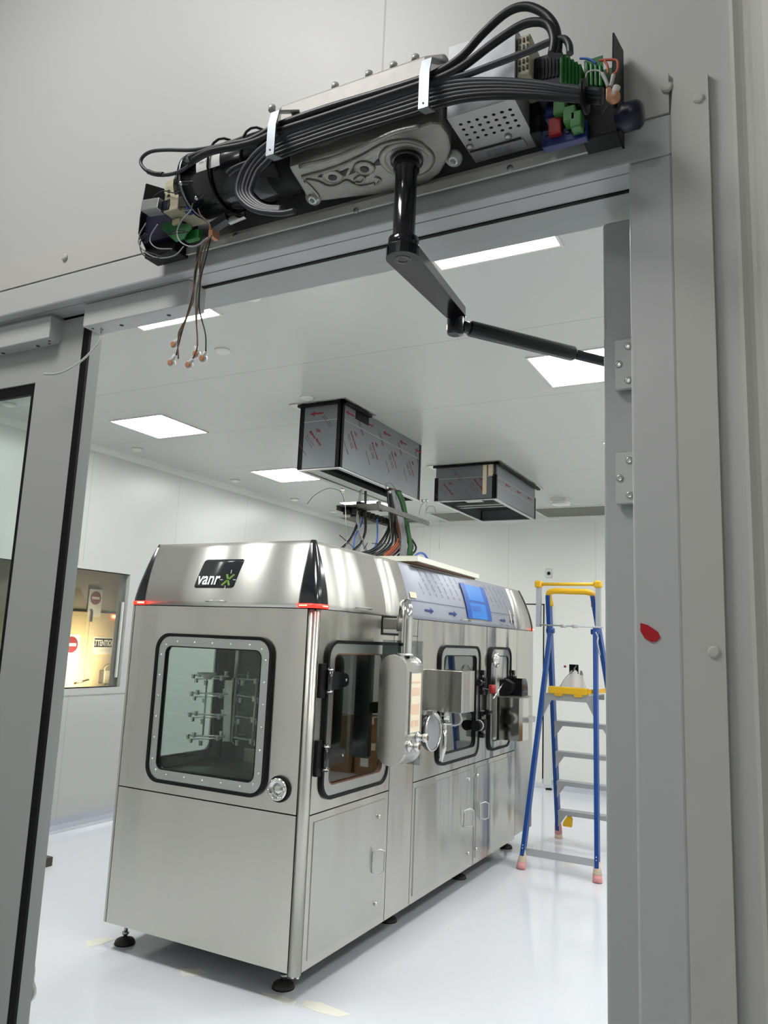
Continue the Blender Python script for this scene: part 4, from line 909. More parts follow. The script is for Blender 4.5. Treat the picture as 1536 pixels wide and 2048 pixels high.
b = mbx(); b.cyl((-1.89, 3.80, 1.66), (-1.89, 3.80, 1.74), 0.036, n=20); b.box((-1.92, 3.80, 1.67), (XS-0.01, 3.86, 1.73), bev=0.006); b.cyl((-1.96, 3.83, 1.70), (XS, 3.83, 1.70), 0.022, n=16); b.build('swivel_joint', 'cast', hm)
b = mbx(); b.cyl((-1.89, 3.80, 1.545), (-1.89, 3.80, 1.61), 0.031, n=18); b.build('pipe_end', 'black', hm)
b = mbx(); b.box((XS-0.03, 3.803, 1.643), (XS-0.012, 4.096, ZS-0.006)); b.build('recess_plate', 'satin', MC)
b = mbx(); b.prism(rect(3.796, 4.10, 1.638, ZS-0.002), mS, -0.012, 0.004, holes=[rect(3.808, 4.09, 1.650, ZS-0.012)]); b.build('recess_frame', 'black', MC)
b = mbx(); b.box((-1.985, 3.748, 0.985), (-1.745, 3.756, 1.612)); b.build('splash_guard', 'acrylic', hm)
b = mbx(); b.box((-1.99, 3.757, 0.99), (-1.90, 3.80, 1.6)); b.build('guard_bracket', 'satin', hm)

# foam board lying on top of the machine
g = thing('foam_board', (-2.35, 4.85, ZT), 'white board lying on top of the machine above the film-wrapped hood', 'board')
b = mbx(); b.obox((-2.36, 4.86, ZT+0.030), (0.285, 0.02, 0.0), (-0.03, 0.60, 0), (0, 0, 0.016)); b.build('board', 'foam', g)
b = mbx(); b.obox((-2.36, 4.86, ZT+0.008), (0.265, 0.02, 0), (-0.03, 0.57, 0), (0, 0, 0.005)); b.build('board_edge', 'wire_brown', g)
b = mbx(); b.tube(smooth_path([ax_(820, 1122, -2.3), ax_(832, 1110, -2.3), ax_(842, 1106, -2.3), ax_(850, 1110, -2.3), ax_(856, 1120, -2.3)]), 0.008, n=8); tag(b.build('hose', 'cable_blue'), 'short blue hose looping up over the white board on the machine', 'hose')

# ================================================================= CABLES AND PLATE OVER THE MACHINE
PZ_ = 2.50
pt = thing('cable_gland_plate', (-2.57, 4.82, PZ_), 'bare steel cable entry plate hung on wires under the larger shaft', 'cable plate')
b = mbx(); b.prism(rect(-2.74, -2.41, 4.42, 5.22), lambda u, v, d: Vector((u, v, d)), PZ_, PZ_+0.004, holes=[rect(-2.69, -2.51, 4.66, 5.16)]); b.build('plate', 'dull', pt)
b = mbx(); b.box((-2.414, 4.42, PZ_-0.03), (-2.41, 5.22, PZ_)); b.box((-2.74, 4.42, PZ_-0.03), (-2.736, 5.22, PZ_)); b.build('plate_flange', 'dull', pt)
for k in range(10):
    y = 4.52+k*0.064
    b = mbx(); b.lathe((-2.66, y, PZ_), (0, 0, -1), [(0.026, 0), (0.026, 0.012), (0.02, 0.014), (0.02, 0.035), (0.014, 0.042)], n=12); b.build('cable_gland', 'black', pt)
for y in (4.50, 4.60):
    b = mbx(); b.cyl((-2.60, y, PZ_+0.005), (-2.60, y, PZ_+0.03), 0.03, n=18); b.cyl((-2.70, y, PZ_-0.05), (-2.70, y, PZ_), 0.028, n=16); b.build('cable_gland', 'black', pt)
for q in ((745, 1018), (765, 1022), (757, 1012)):
    p = az_(*q, PZ_+0.005); b = mbx(); b.lathe(p, (0, 0, 1), [(0.028, 0), (0.028, 0.012), (0.018, 0.014), (0.018, 0.03)], n=14); b.build('lock_nut', 'chrome', pt)
for a, c_ in (((690, 985), (694, 1120)), ((776, 985), (783, 1085)), ((853, 1003), (846, 1078)), ((880, 1040), (878, 1100))):
    x = -2.50
    p = ax_(*a, x); q = ax_(*c_, x); b = mbx(); b.tube([(p.x, p.y, min(p.z, 2.73)), q], 0.0016, n=5); b.build('hanger_wire', 'satin', pt)
def thin(pts, x, label=None):
    b = mbx(); b.tube(smooth_path([ax_(px, py, x) for px, py in pts]), 0.0016, n=5); b.build('hanger_wire', 'cable_black', pt)
thin([(614, 1008), (630, 990), (655, 977), (675, 980), (684, 988), (690, 1008)], -2.6)
thin([(770, 968), (780, 966), (790, 978), (793, 1000)], -2.5); thin([(838, 1030), (842, 1012), (850, 1003)], -2.5); thin([(852, 1022), (858, 1012), (868, 1014), (872, 1026)], -2.5)
for q in ((774, 975), (779, 984), (846, 1002), (854, 1002), (685, 981)):
    p = ax_(*q, -2.5); b = mbx(); b.ball(p, 0.014, u=8, v=6); b.build('wire_clamp', 'chrome', pt)

def cable(pts, x, r, m, label, group, dx=0.0):
    P = []
    for i, (px, py) in enumerate(pts): P.append(ax_(px, py, x+dx*i))
    P = [Vector((p.x, p.y, max(p.z, ZT+0.004+r))) for p in P]
    b = mbx(); b.tube(smooth_path(P, 6), r, n=8); o = b.build('cable', m); tag(o, label, 'cable', group); return o
BK = 'black cable dropping from the shaft through the plate and fanning onto the machine'; GB = 'black cables in the main bundle'
for k in range(11):
    o = random.uniform(-1, 1)
    e = 745+k*7.2
    top = 775+k*2.6
    cable([(top, 975+k*0.7), (top+2, 1000), (top+5-k*0.2, 1030), (top+4+o, 1052), (e+18-k*0.3, 1082+k*1.2), (e+o, 1100+k*1.6), (e-22+k*1.9, 1107+k*1.8)], -2.62+0.012*(k % 3), 0.0085 if k % 3 else 0.011, 'cable_black', BK, GB)
for k in range(3):
    cable([(782+k*4, 978), (786+k*4, 1005), (792+k*3, 1035), (797+k*2, 1060), (793+k*4, 1085), (778+k*6, 1102), (766+k*6, 1112)], -2.60, 0.009, 'cable_orange', 'orange cable in the middle of the bundle between shaft and machine', 'orange cables in the bundle')
for k in range(4):
    cable([(783+k*3, 980), (790+k*3, 1012), (797+k*3, 1040), (802+k*3, 1065), (803+k*3, 1090), (800+k*4, 1116)], -2.585, 0.0095, 'cable_lgrey', 'light grey cable in the right half of the bundle above the machine', 'light grey cables in the bundle')
for k in range(3):
    cable([(792+k*3, 982), (801+k*3, 1000), (809+k*2, 1030), (813+k*2, 1055), (818+k*2, 1085), (816+k*4, 1112)], -2.57, 0.010, 'cable_green', 'green cable at the right edge of the bundle above the machine', 'green cables in the bundle')
cable([(724, 980), (719, 1000), (715, 1022), (716, 1045), (720, 1068), (728, 1090), (733, 1104)], -2.66, 0.010, 'cable_lgrey', 'light grey cable left of the bundle, crossing the lone black one', None)
cable([(722, 982), (719, 1005), (718, 1030), (712, 1055), (700, 1078), (686, 1094), (678, 1098)], -2.67, 0.010, 'cable_black', 'outermost left black cable, bending far left onto the machine', None)
cable([(731, 982), (731, 1005), (731, 1040), (730, 1065), (722, 1085), (710, 1098), (700, 1106)], -2.66, 0.010, 'cable_black', 'second black cable from the left, hanging clear of the bundle', None)
cable([(727, 1030), (722, 1050), (712, 1068), (708, 1085), (706, 1104)], -2.68, 0.006, 'cable_blue', 'thin blue cable behind the two left black cables', None)
cable([(754, 1038), (755, 1060), (754, 1080), (750, 1094)], -2.62, 0.006, 'cable_blue', 'thin blue cable hanging straight in the gap left of the bundle', None)
for (a, c_, l) in (((679, 1070), (706, 1094), 'black zip tie tail sticking out at the left end of the cables'), ((728, 1098), (735, 1086), 'short black zip tie tail above the hood, right of the lone black cable'), ((744, 1087), (780, 1088), 'long level black zip tie crossing the bundle')):
    b = mbx(); b.tube([ax_(*a, -2.55), ax_(*c_, -2.55)], 0.003, n=5); tag(b.build('zip_tie', 'cable_black'), l, 'zip tie')

# ================================================================= PLATFORM LADDER
LD = thing('platform_ladder', (-1.6, 6.4, 0), 'blue fibreglass platform ladder with yellow guard rail, feet wrapped in tape', 'ladder')
fl0, fr0 = Vector((-1.868, 5.84, 0)), Vector((-1.314, 5.84, 0)); ft_l, ft_r = Vector((-1.756, 6.2, 1.775)), Vector((-1.402, 6.2, 1.775))
cl0, cr0 = Vector((-1.895, 6.96, 0)), Vector((-1.26, 6.96, 0)); ct_l, ct_r = Vector((-1.758, 6.13, 2.03)), Vector((-1.405, 6.13, 2.03))
def rail(p, q, w, h): 
    b = mbx(); d = (q-p).normalized(); b.bar(p+d*0.09, q, w, h, up=(0, 1, 0), bev=0.004); return b.build('rail', 'blue', LD)
rail(fl0, ft_l, 0.03, 0.06); rail(fr0, ft_r, 0.03, 0.06); rail(cl0, ct_l, 0.032, 0.075); rail(cr0, ct_r, 0.032, 0.075)
def on(p, q, z): t = (z-p.z)/(q.z-p.z); return p+(q-p)*t
for z in (0.25, 0.505, 0.755, 1.01):
    a = on(cl0, ct_l, z); c_ = on(cr0, ct_r, z)
    b = mbx(); b.box((a.x+0.016, a.y-0.045, z-0.008), (c_.x-0.016, a.y+0.045, z+0.004)); b.box((a.x+0.016, a.y-0.048, z-0.03), (c_.x-0.016, a.y-0.043, z+0.006)); b.box((a.x+0.016, a.y+0.043, z-0.03), (c_.x-0.016, a.y+0.048, z+0.006)); st = b.build('step', 'ladder_alu', LD)
    for s_, e in ((1, a.x+0.017), (-1, c_.x-0.017)):
        b = mbx(); b.prism([(0, -0.008), (0.085, -0.008), (0, -0.13)], lambda u, v, d: Vector((e+s_*u, a.y-0.04+d, z+v)), 0, 0.004); b.build('brace', 'ladder_alu', st)
# platform
pz = 1.262
a = on(fl0, ft_l, pz); c_ = on(fr0, ft_r, pz); ya = a.y; yb = on(cl0, ct_l, pz).y
b = mbx(); b.box((a.x+0.0, ya-0.01, pz-0.055), (c_.x, ya-0.004, pz-0.003)); b.box((a.x+0.02, ya-0.004, pz-0.012), (c_.x-0.02, yb+0.03, pz-0.003)); b.box((a.x+0.02, yb+0.03, pz-0.05), (c_.x-0.02, yb+0.035, pz-0.003)); pf = b.build('platform', 'ladder_alu', LD)
b = mbx(); b.box((a.x+0.05, ya-0.035, pz-0.002), (c_.x-0.06, ya+0.02, pz+0.052), bev=0.008); b.box((a.x+0.10, ya-0.03, pz-0.018), (a.x+0.16, ya-0.011, pz)); b.box((c_.x-0.16, ya-0.03, pz-0.018), (c_.x-0.10, ya-0.011, pz)); b.box((c_.x-0.06, ya-0.01, pz+0.01), (c_.x-0.03, ya+0.01, pz+0.045), 'yellow'); b.mats = []; b.build('toe_board', 'yellow', LD)
for s_, e in ((1, a.x), (-1, c_.x)):
    b = mbx(); b.prism([(0.0, -0.055), (0.07, -0.055), (-0.012*1, -0.21)], lambda u, v, d: Vector((e+s_*u, ya-0.006+d, pz+v)), 0, 0.004); b.build('brace', 'ladder_alu', pf)
b = mbx(); q0 = on(cr0, ct_r, pz+0.02); b.bar((c_.x-0.03, ya+0.01, pz+0.03), (q0.x, q0.y, pz+0.03), 0.025, 0.03); b.build('spreader', 'yellow', LD)
b = mbx(); b.box((fl0.x+0.02, 5.862, 0.095), (fr0.x-0.01, 5.868, 0.145)); b.build('cross_bar', 'ladder_alu', LD)
# hand loop on top of the climbing rails
b = mbx(); b.tube(smooth_path([(ct_l.x+0.01, 6.165, 1.94), (ct_l.x-0.002, 6.14, 2.02), (ct_l.x+0.03, 6.13, 2.055), (-1.58, 6.13, 2.055), (ct_r.x-0.03, 6.13, 2.048), (ct_r.x+0.002, 6.14, 2.01), (ct_r.x-0.0, 6.165, 1.94)], 6), 0.024, n=10); b.build('hand_loop', 'yellow', LD)
# guard gate
gy = 6.1; gl, gr = -1.83, -1.345
b = mbx(); b.cyl((gl-0.02, gy-0.02, 2.108), (gr+0.02, gy-0.02, 2.108), 0.013, n=12); gd = b.build('guard_rail', 'yellow', LD)
for x in (gl+0.005, gr-0.01):
    b = mbx(); b.box((x-0.028, gy-0.05, 2.08), (x+0.028, gy+0.02, 2.135), bev=0.012); b.build('rail_end', 'yellow', gd)
    b = mbx(); b.box((x-0.018, gy-0.03, 1.77), (x+0.018, gy+0.012, 2.085), bev=0.003); b.build('guard_post', 'ladder_alu', gd)
b = mbx(); b.cyl((gl+0.02, gy-0.03, 1.785), (gr+0.03, gy-0.03, 1.778), 0.006, n=8); b.build('gate_rod', 'ladder_alu', gd)
for x in (-1.62, -1.53): b = mbx(); b.cyl((x-0.022, gy-0.03, 1.781), (x+0.022, gy-0.03, 1.781), 0.013, n=10); b.build('rod_sleeve', 'leaf_edge', gd)
for p in (ft_l, ft_r): b = mbx(); b.cyl(p+Vector((-0.03, -0.015, -0.03)), p+Vector((0.03, -0.015, -0.03)), 0.022, n=12); b.build('pivot_bolt', 'blue', LD)
b = mbx(); b.tube(smooth_path([ax_(1192, 1265, -1.37), ax_(1196, 1275, -1.37), ax_(1195, 1285, -1.36), ax_(1200, 1310, -1.36)]), 0.006, n=6); b.build('cord', 'cable_white', LD)
# yellow hook by the bottom step
p = on(cl0, ct_l, 0.22); b = mbx(); b.prism([(0.06, 0.0), (0.13, 0.0), (0.135, 0.06), (0.12, 0.085), (0.09, 0.08), (0.06, 0.03)], lambda u, v, d: Vector((p.x+u, p.y-0.05+d, 0.13+v)), 0, 0.04); b.build('hook', 'yellow', LD)
for p, t_, k in ((fl0, ft_l, 0), (fr0, ft_r, 0), (cl0, ct_l, 1), (cr0, ct_r, 1)):
    a0 = on(p, t_, 0.0); a1 = on(p, t_, 0.045); a2 = on(p, t_, 0.12)
    b = mbx(); b.tube([a0, a1], [0.034, 0.032], n=12); lo_ = b.build('foot_wrap', 'tape_cream' if k else 'tape_pink', LD)
    b = mbx(); b.tube([a1, a2, on(p, t_, 0.13)], [0.0325, 0.030 if k else 0.020, 0.028 if k else 0.017], n=12); b.build('foot_wrap', 'tape_pink' if k else 'tape_cream', LD)
    if not k:
        for z in (0.145, 0.165): q = on(p, t_, z); b = mbx(); b.ball((q.x, q.y-0.031, q.z), 0.005, u=8, v=5); b.build('rivet', 'chrome', LD)
# plastic bag on the platform
b = mbx()
def bagf(s_, t):
    a = s_*2*PI; w = 0.11*(1-0.55*t)+0.012*math.sin(5*a+3*t)+0.01*math.sin(9*a); d_ = 0.06*(1-0.4*t)+0.008*math.sin(4*a)
    return Vector((-1.60+w*math.cos(a)+0.035*t*t, 6.25+d_*math.sin(a), pz+0.002+0.16*t+0.018*math.sin(3*a)*t))
b.grid(bagf, 28, 8); bmesh.ops.remove_doubles(b.bm, verts=b.bm.verts, dist=1e-5)
tag(b.build('plastic_bag', 'bag'), 'crumpled white plastic bag left on the ladder platform behind the yellow toe board', 'bag')

# ================================================================= BACK WALL ITEMS
p = ay_(1098, 1147, YB)
g = thing('wall_socket', (p.x, YB, p.z-0.06), 'small grey socket plate high on the back wall above the ladder', 'socket')
b = mbx(); b.box((p.x-0.038, YB-0.012, p.z-0.055), (p.x+0.038, YB-0.0005, p.z+0.055), bev=0.003); b.build('plate', 'satin', g)
b = mbx(); b.lathe((p.x, YB-0.012, p.z), (0, -1, 0), [(0.022, 0), (0.018, 0.012), (0.008, 0.008)], n=16); b.build('button', 'black', g)
g = thing('junction_box', ((HX0+HX1)/2, YB+0.05, HZ0-0.05), 'open recessed electrical box cut in the back wall behind the ladder', 'electrical box')
b = mbx(); b.prism(rect(HX0, HX1, HZ0-0.0, HZ1), mXZ(YB), 0.001, 0.09, holes=[rect(HX0+0.003, HX1-0.003, HZ0+0.003, HZ1-0.003)]); b.box((HX0, YB+0.085, HZ0), (HX1, YB+0.09, HZ1)); b.build('recess', 'dark', g)
b = mbx(); b.tube(smooth_path([(-2.35, YB+0.05, HZ0+0.015), (-2.32, YB+0.03, HZ0+0.05), (-2.35, YB+0.05, HZ0+0.09), (-2.33, YB+0.06, HZ1-0.012)]), 0.010, n=6); b.build('loose_cable', 'cable_lgrey', g)
p = ay_(1130, 1333, YB); b = mbx(); b.cyl((p.x, YB-0.004, p.z), (p.x, YB-0.0005, p.z), 0.014, n=14); tag(b.build('wall_dot', 'print_red'), 'small dark red dot on the back wall left of the recessed box', 'marker')
p = az_(1096, 1577, 0); b = mbx(); b.prism([(0, 0), (0.07, 0.01), (0.05, 0.05)], lambda u, v, d: Vector((p.x+u, p.y-0.1+v, d)), 0.0, 0.02); tag(b.build('floor_scrap', 'black'), 'small black scrap on the floor at the foot of the back wall', 'scrap')
p = az_(90, 1732, 0); b = mbx(); b.box((p.x-0.10, p.y-0.03, 0), (p.x+0.035, p.y+0.03, 0.06), bev=0.003); tag(b.build('floor_block', 'worklamp_body'), 'small grey-brown block on the floor beside the closed door leaf', 'block')
# masking tape remains on the floor
def floor_patch(pts, label):
    b = mbx(); Q = [az_(x, y, 0) for x, y in pts]; b.prism([(q.x, q.y) for q in Q], lambda u, v, d: Vector((u, v, d)), 0.0003, 0.0012); tag(b.build('tape_mark', 'mask'), label, 'tape mark', None)
floor_patch([(520, 1985), (560, 1990), (594, 2004), (586, 2010), (560, 2004), (535, 1994)], 'narrow strip of old masking tape on the floor under the near machine foot')
floor_patch([(612, 2001), (640, 2005), (680, 2020), (702, 2030), (676, 2034), (640, 2026), (602, 2012)], 'large pale masking tape patch on the floor, right of the near machine foot')
floor_patch([(360, 1938), (400, 1938), (412, 1944), (385, 1953), (362, 1952)], 'small pale tape patch on the floor under the middle of the machine front')
floor_patch([(172, 1882), (215, 1874), (232, 1878), (200, 1890), (174, 1894)], 'pale tape patch on the floor left of the far-left machine foot')

# ================================================================= DOOR OPERATOR
OP = thing('door_operator', (-0.5, 0.84, 2.18), 'swing door operator with its cover off, motor, circuit boards and cables exposed over the doorway', 'door operator')
ox0, ox1 = -0.872, -0.158; yP = YW-0.001
def P(px, py, y=0.76): return ay_(px, py, y)
b = mbx(); b.box((ox0, yP-0.004, 2.19), (ox1, yP, 2.305)); b.build('back_plate', 'alu', OP)
b = mbx(); b.box((ox0, 0.834, 2.179), (ox1, 0.836, 2.191)); b.box((ox0, 0.836, 2.184), (ox1, yP-0.004, 2.186)); b.box((ox0, 0.840, 2.187), (ox1, 0.842, 2.200)); b.build('base_rail', 'rail', OP)
for px, py in ((712, 421), (1020, 336), (470, 470)): p = P(px, py, 0.834); b = mbx(); b.lathe((p.x, 0.835, p.z+0.0), (0, -1, 0), [(0.004, 0), (0.004, 0.002), (0.001, 0.002)], n=12); b.build('screw', 'satin', OP)
def endp(x, t):
    b = mbx(); b.prism([(yP, 2.181), (yP, 2.310), (0.795, 2.292), (0.79, 2.235), (0.79, 2.205), (0.82, 2.176)], mYZ(x), 0, t); return b.build('end_plate', 'black', OP)
endp(ox0-0.002, 0.002); endp(ox1, 0.002)
# motor
mc = (0.79, 2.253); MR = 0.046
b = mbx(); b.lathe((-0.762, mc[0], mc[1]), (1, 0, 0), [(MR*0.75, 0), (MR, 0.004), (MR, 0.17)], n=40); mo = b.build('motor', 'motor_black', OP)
b = mbx(); b.lathe((-0.755, mc[0], mc[1]), (1, 0, 0), [(MR+0.0006, 0), (MR+0.0006, 0.003)], n=40); b.build('motor_ring', 'zinc', mo)
b = mbx()
def lab(s_, t): 
    a = math.radians(196-26*t); return Vector((-0.722+0.042*s_, mc[0]+(MR+0.0006)*math.cos(a), mc[1]+(MR+0.0006)*math.sin(a)))
b.grid(lab, 2, 5); b.build('motor_label', 'white_p', mo)
b = mbx(); b.text('24V DC', 0.006, lambda u, v: lab(0.12+u/0.042, 0.5+v*38)+Vector((0, -0.0004, 0))); b.build('motor_print', 'cable_grey', mo)
for a, x in ((205, -0.752), (235, -0.735)):
    q = (x, mc[0]+MR*math.cos(math.radians(a)), mc[1]+MR*math.sin(math.radians(a))); b = mbx(); b.ball(q, 0.0035, u=8, v=5); b.build('screw', 'chrome', mo)
b = mbx(); b.lathe((-0.79, mc[0]+0.004, mc[1]), (1, 0, 0), [(0.022, 0), (0.03, 0.006), (0.03, 0.03)], n=20); b.build('motor_cap', 'motor_black', mo)
b = mbx(); b.lathe((-0.612, mc[0], mc[1]-0.006), (1, 0, 0), [(MR*0.9, 0), (MR*0.85, 0.05)], n=30); b.build('coupling', 'black', OP)
# gearbox casting: underside outline taken at z = 2.195, swept up
def U(px, py, z=2.195): q = az_(px, py, z); return (q.x, q.y)
out = [U(565, 322), U(583, 345), U(600, 372), U(612, 392), U(628, 405), U(790, 385), U(858, 364), U(880, 348), U(895, 322), U(902, 298), U(897, 272), U(882, 250), U(852, 232), U(800, 240), U(720, 268), U(640, 294)]
out = [(x, max(y, 0.733)) for x, y in out]
mD = lambda u, v, d: Vector((u, v, d))
b = mbx(); b.prism(out, mD, 2.195, 2.262); gb = b.build('gearbox', 'cast', OP)
md = gb.modifiers.new('b', 'BEVEL'); md.width = 0.003; md.segments = 2; md.limit_method = 'ANGLE'
# upper housing, seen above the cables
uh = [(-0.612, 0.76), (-0.612, 0.835), (-0.345, 0.835), (-0.345, 0.752), (-0.37, 0.745), (-0.58, 0.745)]
b = mbx(); b.prism(uh, mD, 2.262, 2.302); uo = b.build('gearbox_housing', 'cast_light', OP)
md = uo.modifiers.new('b', 'BEVEL'); md.width = 0.004; md.segments = 2; md.limit_method = 'ANGLE'
for x in (-0.6, -0.50, -0.45, -0.415, -0.385): b = mbx(); b.cyl((x, 0.75, 2.302), (x, 0.75, 2.309), 0.005, n=12); b.build('cap_screw', 'cap', uo)
# ribs and recesses on the underside
def rib(pts, r=0.0018, m='cast', z=2.194, nm='rib'):
    b = mbx(); b.tube(smooth_path([az_(px, py, z) for px, py in pts], 6), r, n=6); b.build(nm, m, gb)
c2 = lambda x, y: (500+x/3.84, 60+y/3.84)
rib([c2(400, 1130), c2(620, 1070), c2(840, 980), c2(1000, 890), c2(1100, 860), c2(1210, 850), c2(1320, 880), c2(1370, 950)], 0.0026)
rib([c2(430, 1150), c2(520, 1165), c2(600, 1200), c2(670, 1195), c2(740, 1160), c2(790, 1180), c2(860, 1200), c2(960, 1180)], 0.0022)
rib([c2(800, 1150), c2(850, 1120), c2(880, 1140), c2(850, 1175), c2(810, 1170)], 0.0018)
rib([c2(380, 1050), c2(640, 985), c2(900, 880), c2(1100, 790), c2(1300, 740)], 0.0030)
rib([c2(420, 1160), c2(480, 1220), c2(530, 1280)], 0.002)
rib([c2(980, 1190), c2(1000, 1150), c2(960, 1130)], 0.0016)
for q, r in ((c2(635, 1120), 0.0105), (c2(880, 1055), 0.0105)):
    p = az_(*q, 2.195); b = mbx(); b.lathe((p.x, p.y, 2.1955), (0, 0, -1), [(r+0.004, 0), (r+0.003, 0.003), (r-0.002, 0.003)], n=20); b.build('boss', 'cast', gb)
    b = mbx(); b.cyl((p.x, p.y, 2.1915), (p.x, p.y, 2.1922), r*0.55, n=16); b.build('hole', 'cast_dark', gb)
for tri in (((520, 1125), (560, 1095), (590, 1130)), ((690, 1090), (760, 1060), (730, 1120)), ((760, 1110), (830, 1080), (800, 1040)), ((940, 1040), (1010, 1030), (980, 990)), ((880, 1130), (920, 1110), (890, 1085))):
    Q = [az_(*c2(*t_), 2.195) for t_ in tri]; b = mbx(); b.prism([(q.x, q.y) for q in Q], mD, 2.1938, 2.1946); b.build('recess', 'cast_dark', gb)
sc = az_(*c2(1205, 990), 2.195)
b = mbx(); b.lathe((sc.x, sc.y, 2.196), (0, 0, -1), [(0.036, 0), (0.034, 0.004), (0.028, 0.005), (0.026, 0.002)], n=36); b.build('bearing_boss', 'cast', gb)
b = mbx(); b.lathe((sc.x, sc.y, 2.194), (0, 0, -1), [(0.021, 0), (0.0205, 0.004), (0.016, 0.004)], n=28); b.build('bearing_seal', 'motor_black', gb)
# mounting ears with screws
for q in ((627, 404), (908, 326)):
    p = az_(*q, 2.190); b = mbx(); b.lathe((p.x, min(p.y, 0.832), 2.198), (0, -0.5, -1), [(0.011, 0), (0.011, 0.004), (0.0065, 0.004), (0.0065, 0.009), (0.003, 0.009), (0.003, 0.005)], n=18); b.build('mounting_screw', 'satin', gb)
# spindle and arm (z measured down from the bearing)
SP = Vector((sc.x, sc.y, 0)); za = 2.083
b = mbx(); b.lathe((SP.x, SP.y, 2.190), (0, 0, -1), [(0.0165, 0), (0.0165, 0.012), (0.0138, 0.016), (0.0138, 0.10), (0.019, 0.104), (0.0195, 0.12)], n=28); arm = b.build('arm', 'gloss_black', OP)
el = az_(912, 618, 2.072); A0 = Vector((SP.x, SP.y, 2.070)); A1 = Vector((el.x, el.y, 2.066))
dr = (A1-A0); dr.z = 0; L = dr.length; dr.normalize(); nn = Vector((-dr.y, dr.x, 0))
lp = [(0.021*math.cos(math.radians(a)), 0.021*math.sin(math.radians(a))) for a in range(90, 271, 15)]+[(L+0.014*math.cos(math.radians(a)), 0.014*math.sin(math.radians(a))) for a in range(-90, 91, 15)]
b = mbx(); b.prism(lp, lambda u, v, d: Vector((A0.x, A0.y, 0))+dr*u+nn*v+Vector((0, 0, d)), 2.060, 2.074); fa = b.build('main_arm', 'gloss_black', arm)
md = fa.modifiers.new('b', 'BEVEL'); md.width = 0.003; md.segments = 3; md.limit_method = 'ANGLE'
b = mbx(); b.lathe((A0.x, A0.y, 2.0605), (0, 0, -1), [(0.011, 0), (0.0105, 0.001), (0.006, 0.001), (0.0055, -0.002)], n=24); b.build('hex_bolt', 'motor_black', arm)
b = mbx(); b.lathe((A1.x, A1.y, 2.074), (0, 0, -1), [(0.008, 0), (0.0125, 0.004), (0.0125, 0.034), (0.0115, 0.040), (0.006, 0.042)], n=26); b.build('elbow_joint', 'gloss_black', arm)
E0 = Vector((A1.x, A1.y, 2.048)); E1 = az_(1204, 722, 2.040); dd = (E1-E0).normalized(); E2 = E0+dd*((E1-E0).length+0.05)
b = mbx(); b.cyl(E0+dd*0.008, E0+dd*0.03, 0.0085, n=14); b.build('rod_socket', 'motor_black', arm)
b = mbx(); b.tube([E0+dd*0.022, E0+dd*0.024, E1-dd*0.055, E1-dd*0.052], [0.010, 0.0115, 0.0115, 0.010], n=20); b.build('connecting_rod', 'motor_black', arm)
b = mbx(); b.cyl(E1-dd*0.055, E2, 0.0075, n=14); b.build('rod_tip', 'cable_grey', arm)
b = mbx(); b.box((-0.213, E2.y-0.03, E2.z-0.012), (-0.2, E2.y+0.03, E2.z+0.012)); b.cyl((E2.x, E2.y, E2.z-0.014), (E2.x, E2.y, E2.z+0.014), 0.01, n=14); b.build('door_shoe', 'motor_black', arm)

# power supply box with perforated underside
bx0, bx1 = -0.338, -0.256
zb_ = 2.206
hol = []
C3 = lambda x, y: (860+x/3.339, y/3.339)
rowsH = [((205, 832), (535, 733), 7), ((225, 866), (553, 769), 7), ((246, 901), (572, 805), 7), ((266, 934), (592, 840), 7)]
for a_, c_, n_ in rowsH:
    for k in range(n_):
        q = (a_[0]+(c_[0]-a_[0])*k/(n_-1), a_[1]+(c_[1]-a_[1])*k/(n_-1)); p = az_(*C3(*q), zb_)
        if bx0+0.005 < p.x < bx1-0.004: hol.append([(p.x+0.0024*math.cos(t_*PI/5), p.y+0.0024*math.sin(t_*PI/5)) for t_ in range(10)])
b = mbx(); b.prism(rect(bx0, bx1, 0.745, 0.838), mD, zb_, zb_+0.0015, holes=hol); ps = b.build('power_supply', 'psu_plate', OP)
b = mbx(); b.box((bx0, 0.745, zb_+0.0016), (bx1, 0.747, 2.300)); b.box((bx0, 0.748, 2.298), (bx1, 0.838, 2.300)); b.box((bx0, 0.748, zb_+0.0016), (bx0+0.0015, 0.838, 2.2975)); b.box((bx1-0.0015, 0.748, zb_+0.0016), (bx1, 0.838, 2.2975)); b.build('cover', 'psu', ps)
b = mbx(); b.box((bx0+0.003, 0.75, zb_+0.012), (bx1-0.003, 0.835, zb_+0.014)); b.build('inner_board', 'dark', ps)
b = mbx(); b.box((bx0+0.002, 0.8125, zb_-0.0022), (bx1-0.014, 0.8135, zb_-0.0002)); b.build('cover_lip', 'cast_dark', ps)
b = mbx(); b.box((bx0+0.015, 0.816, zb_-0.001), (bx1-0.012, 0.832, zb_-0.0002)); b.build('label', 'cable_lgrey', ps)
b = mbx()
for k in range(3): b.text('PN 1730-26 230V~', 0.0042, lambda u, v: Vector((bx0+0.02+u, 0.829-0.0045*k-v*0-0.0+v, zb_-0.0014)))
b.build('label_print', 'cable_grey', ps)
for q in (C3(265, 978), C3(522, 908)): p = az_(*q, zb_); b = mbx(); b.lathe((p.x, p.y, zb_), (0, 0, -1), [(0.0045, 0), (0.004, 0.003), (0.001, 0.002)], n=14); b.build('screw', 'satin', ps)
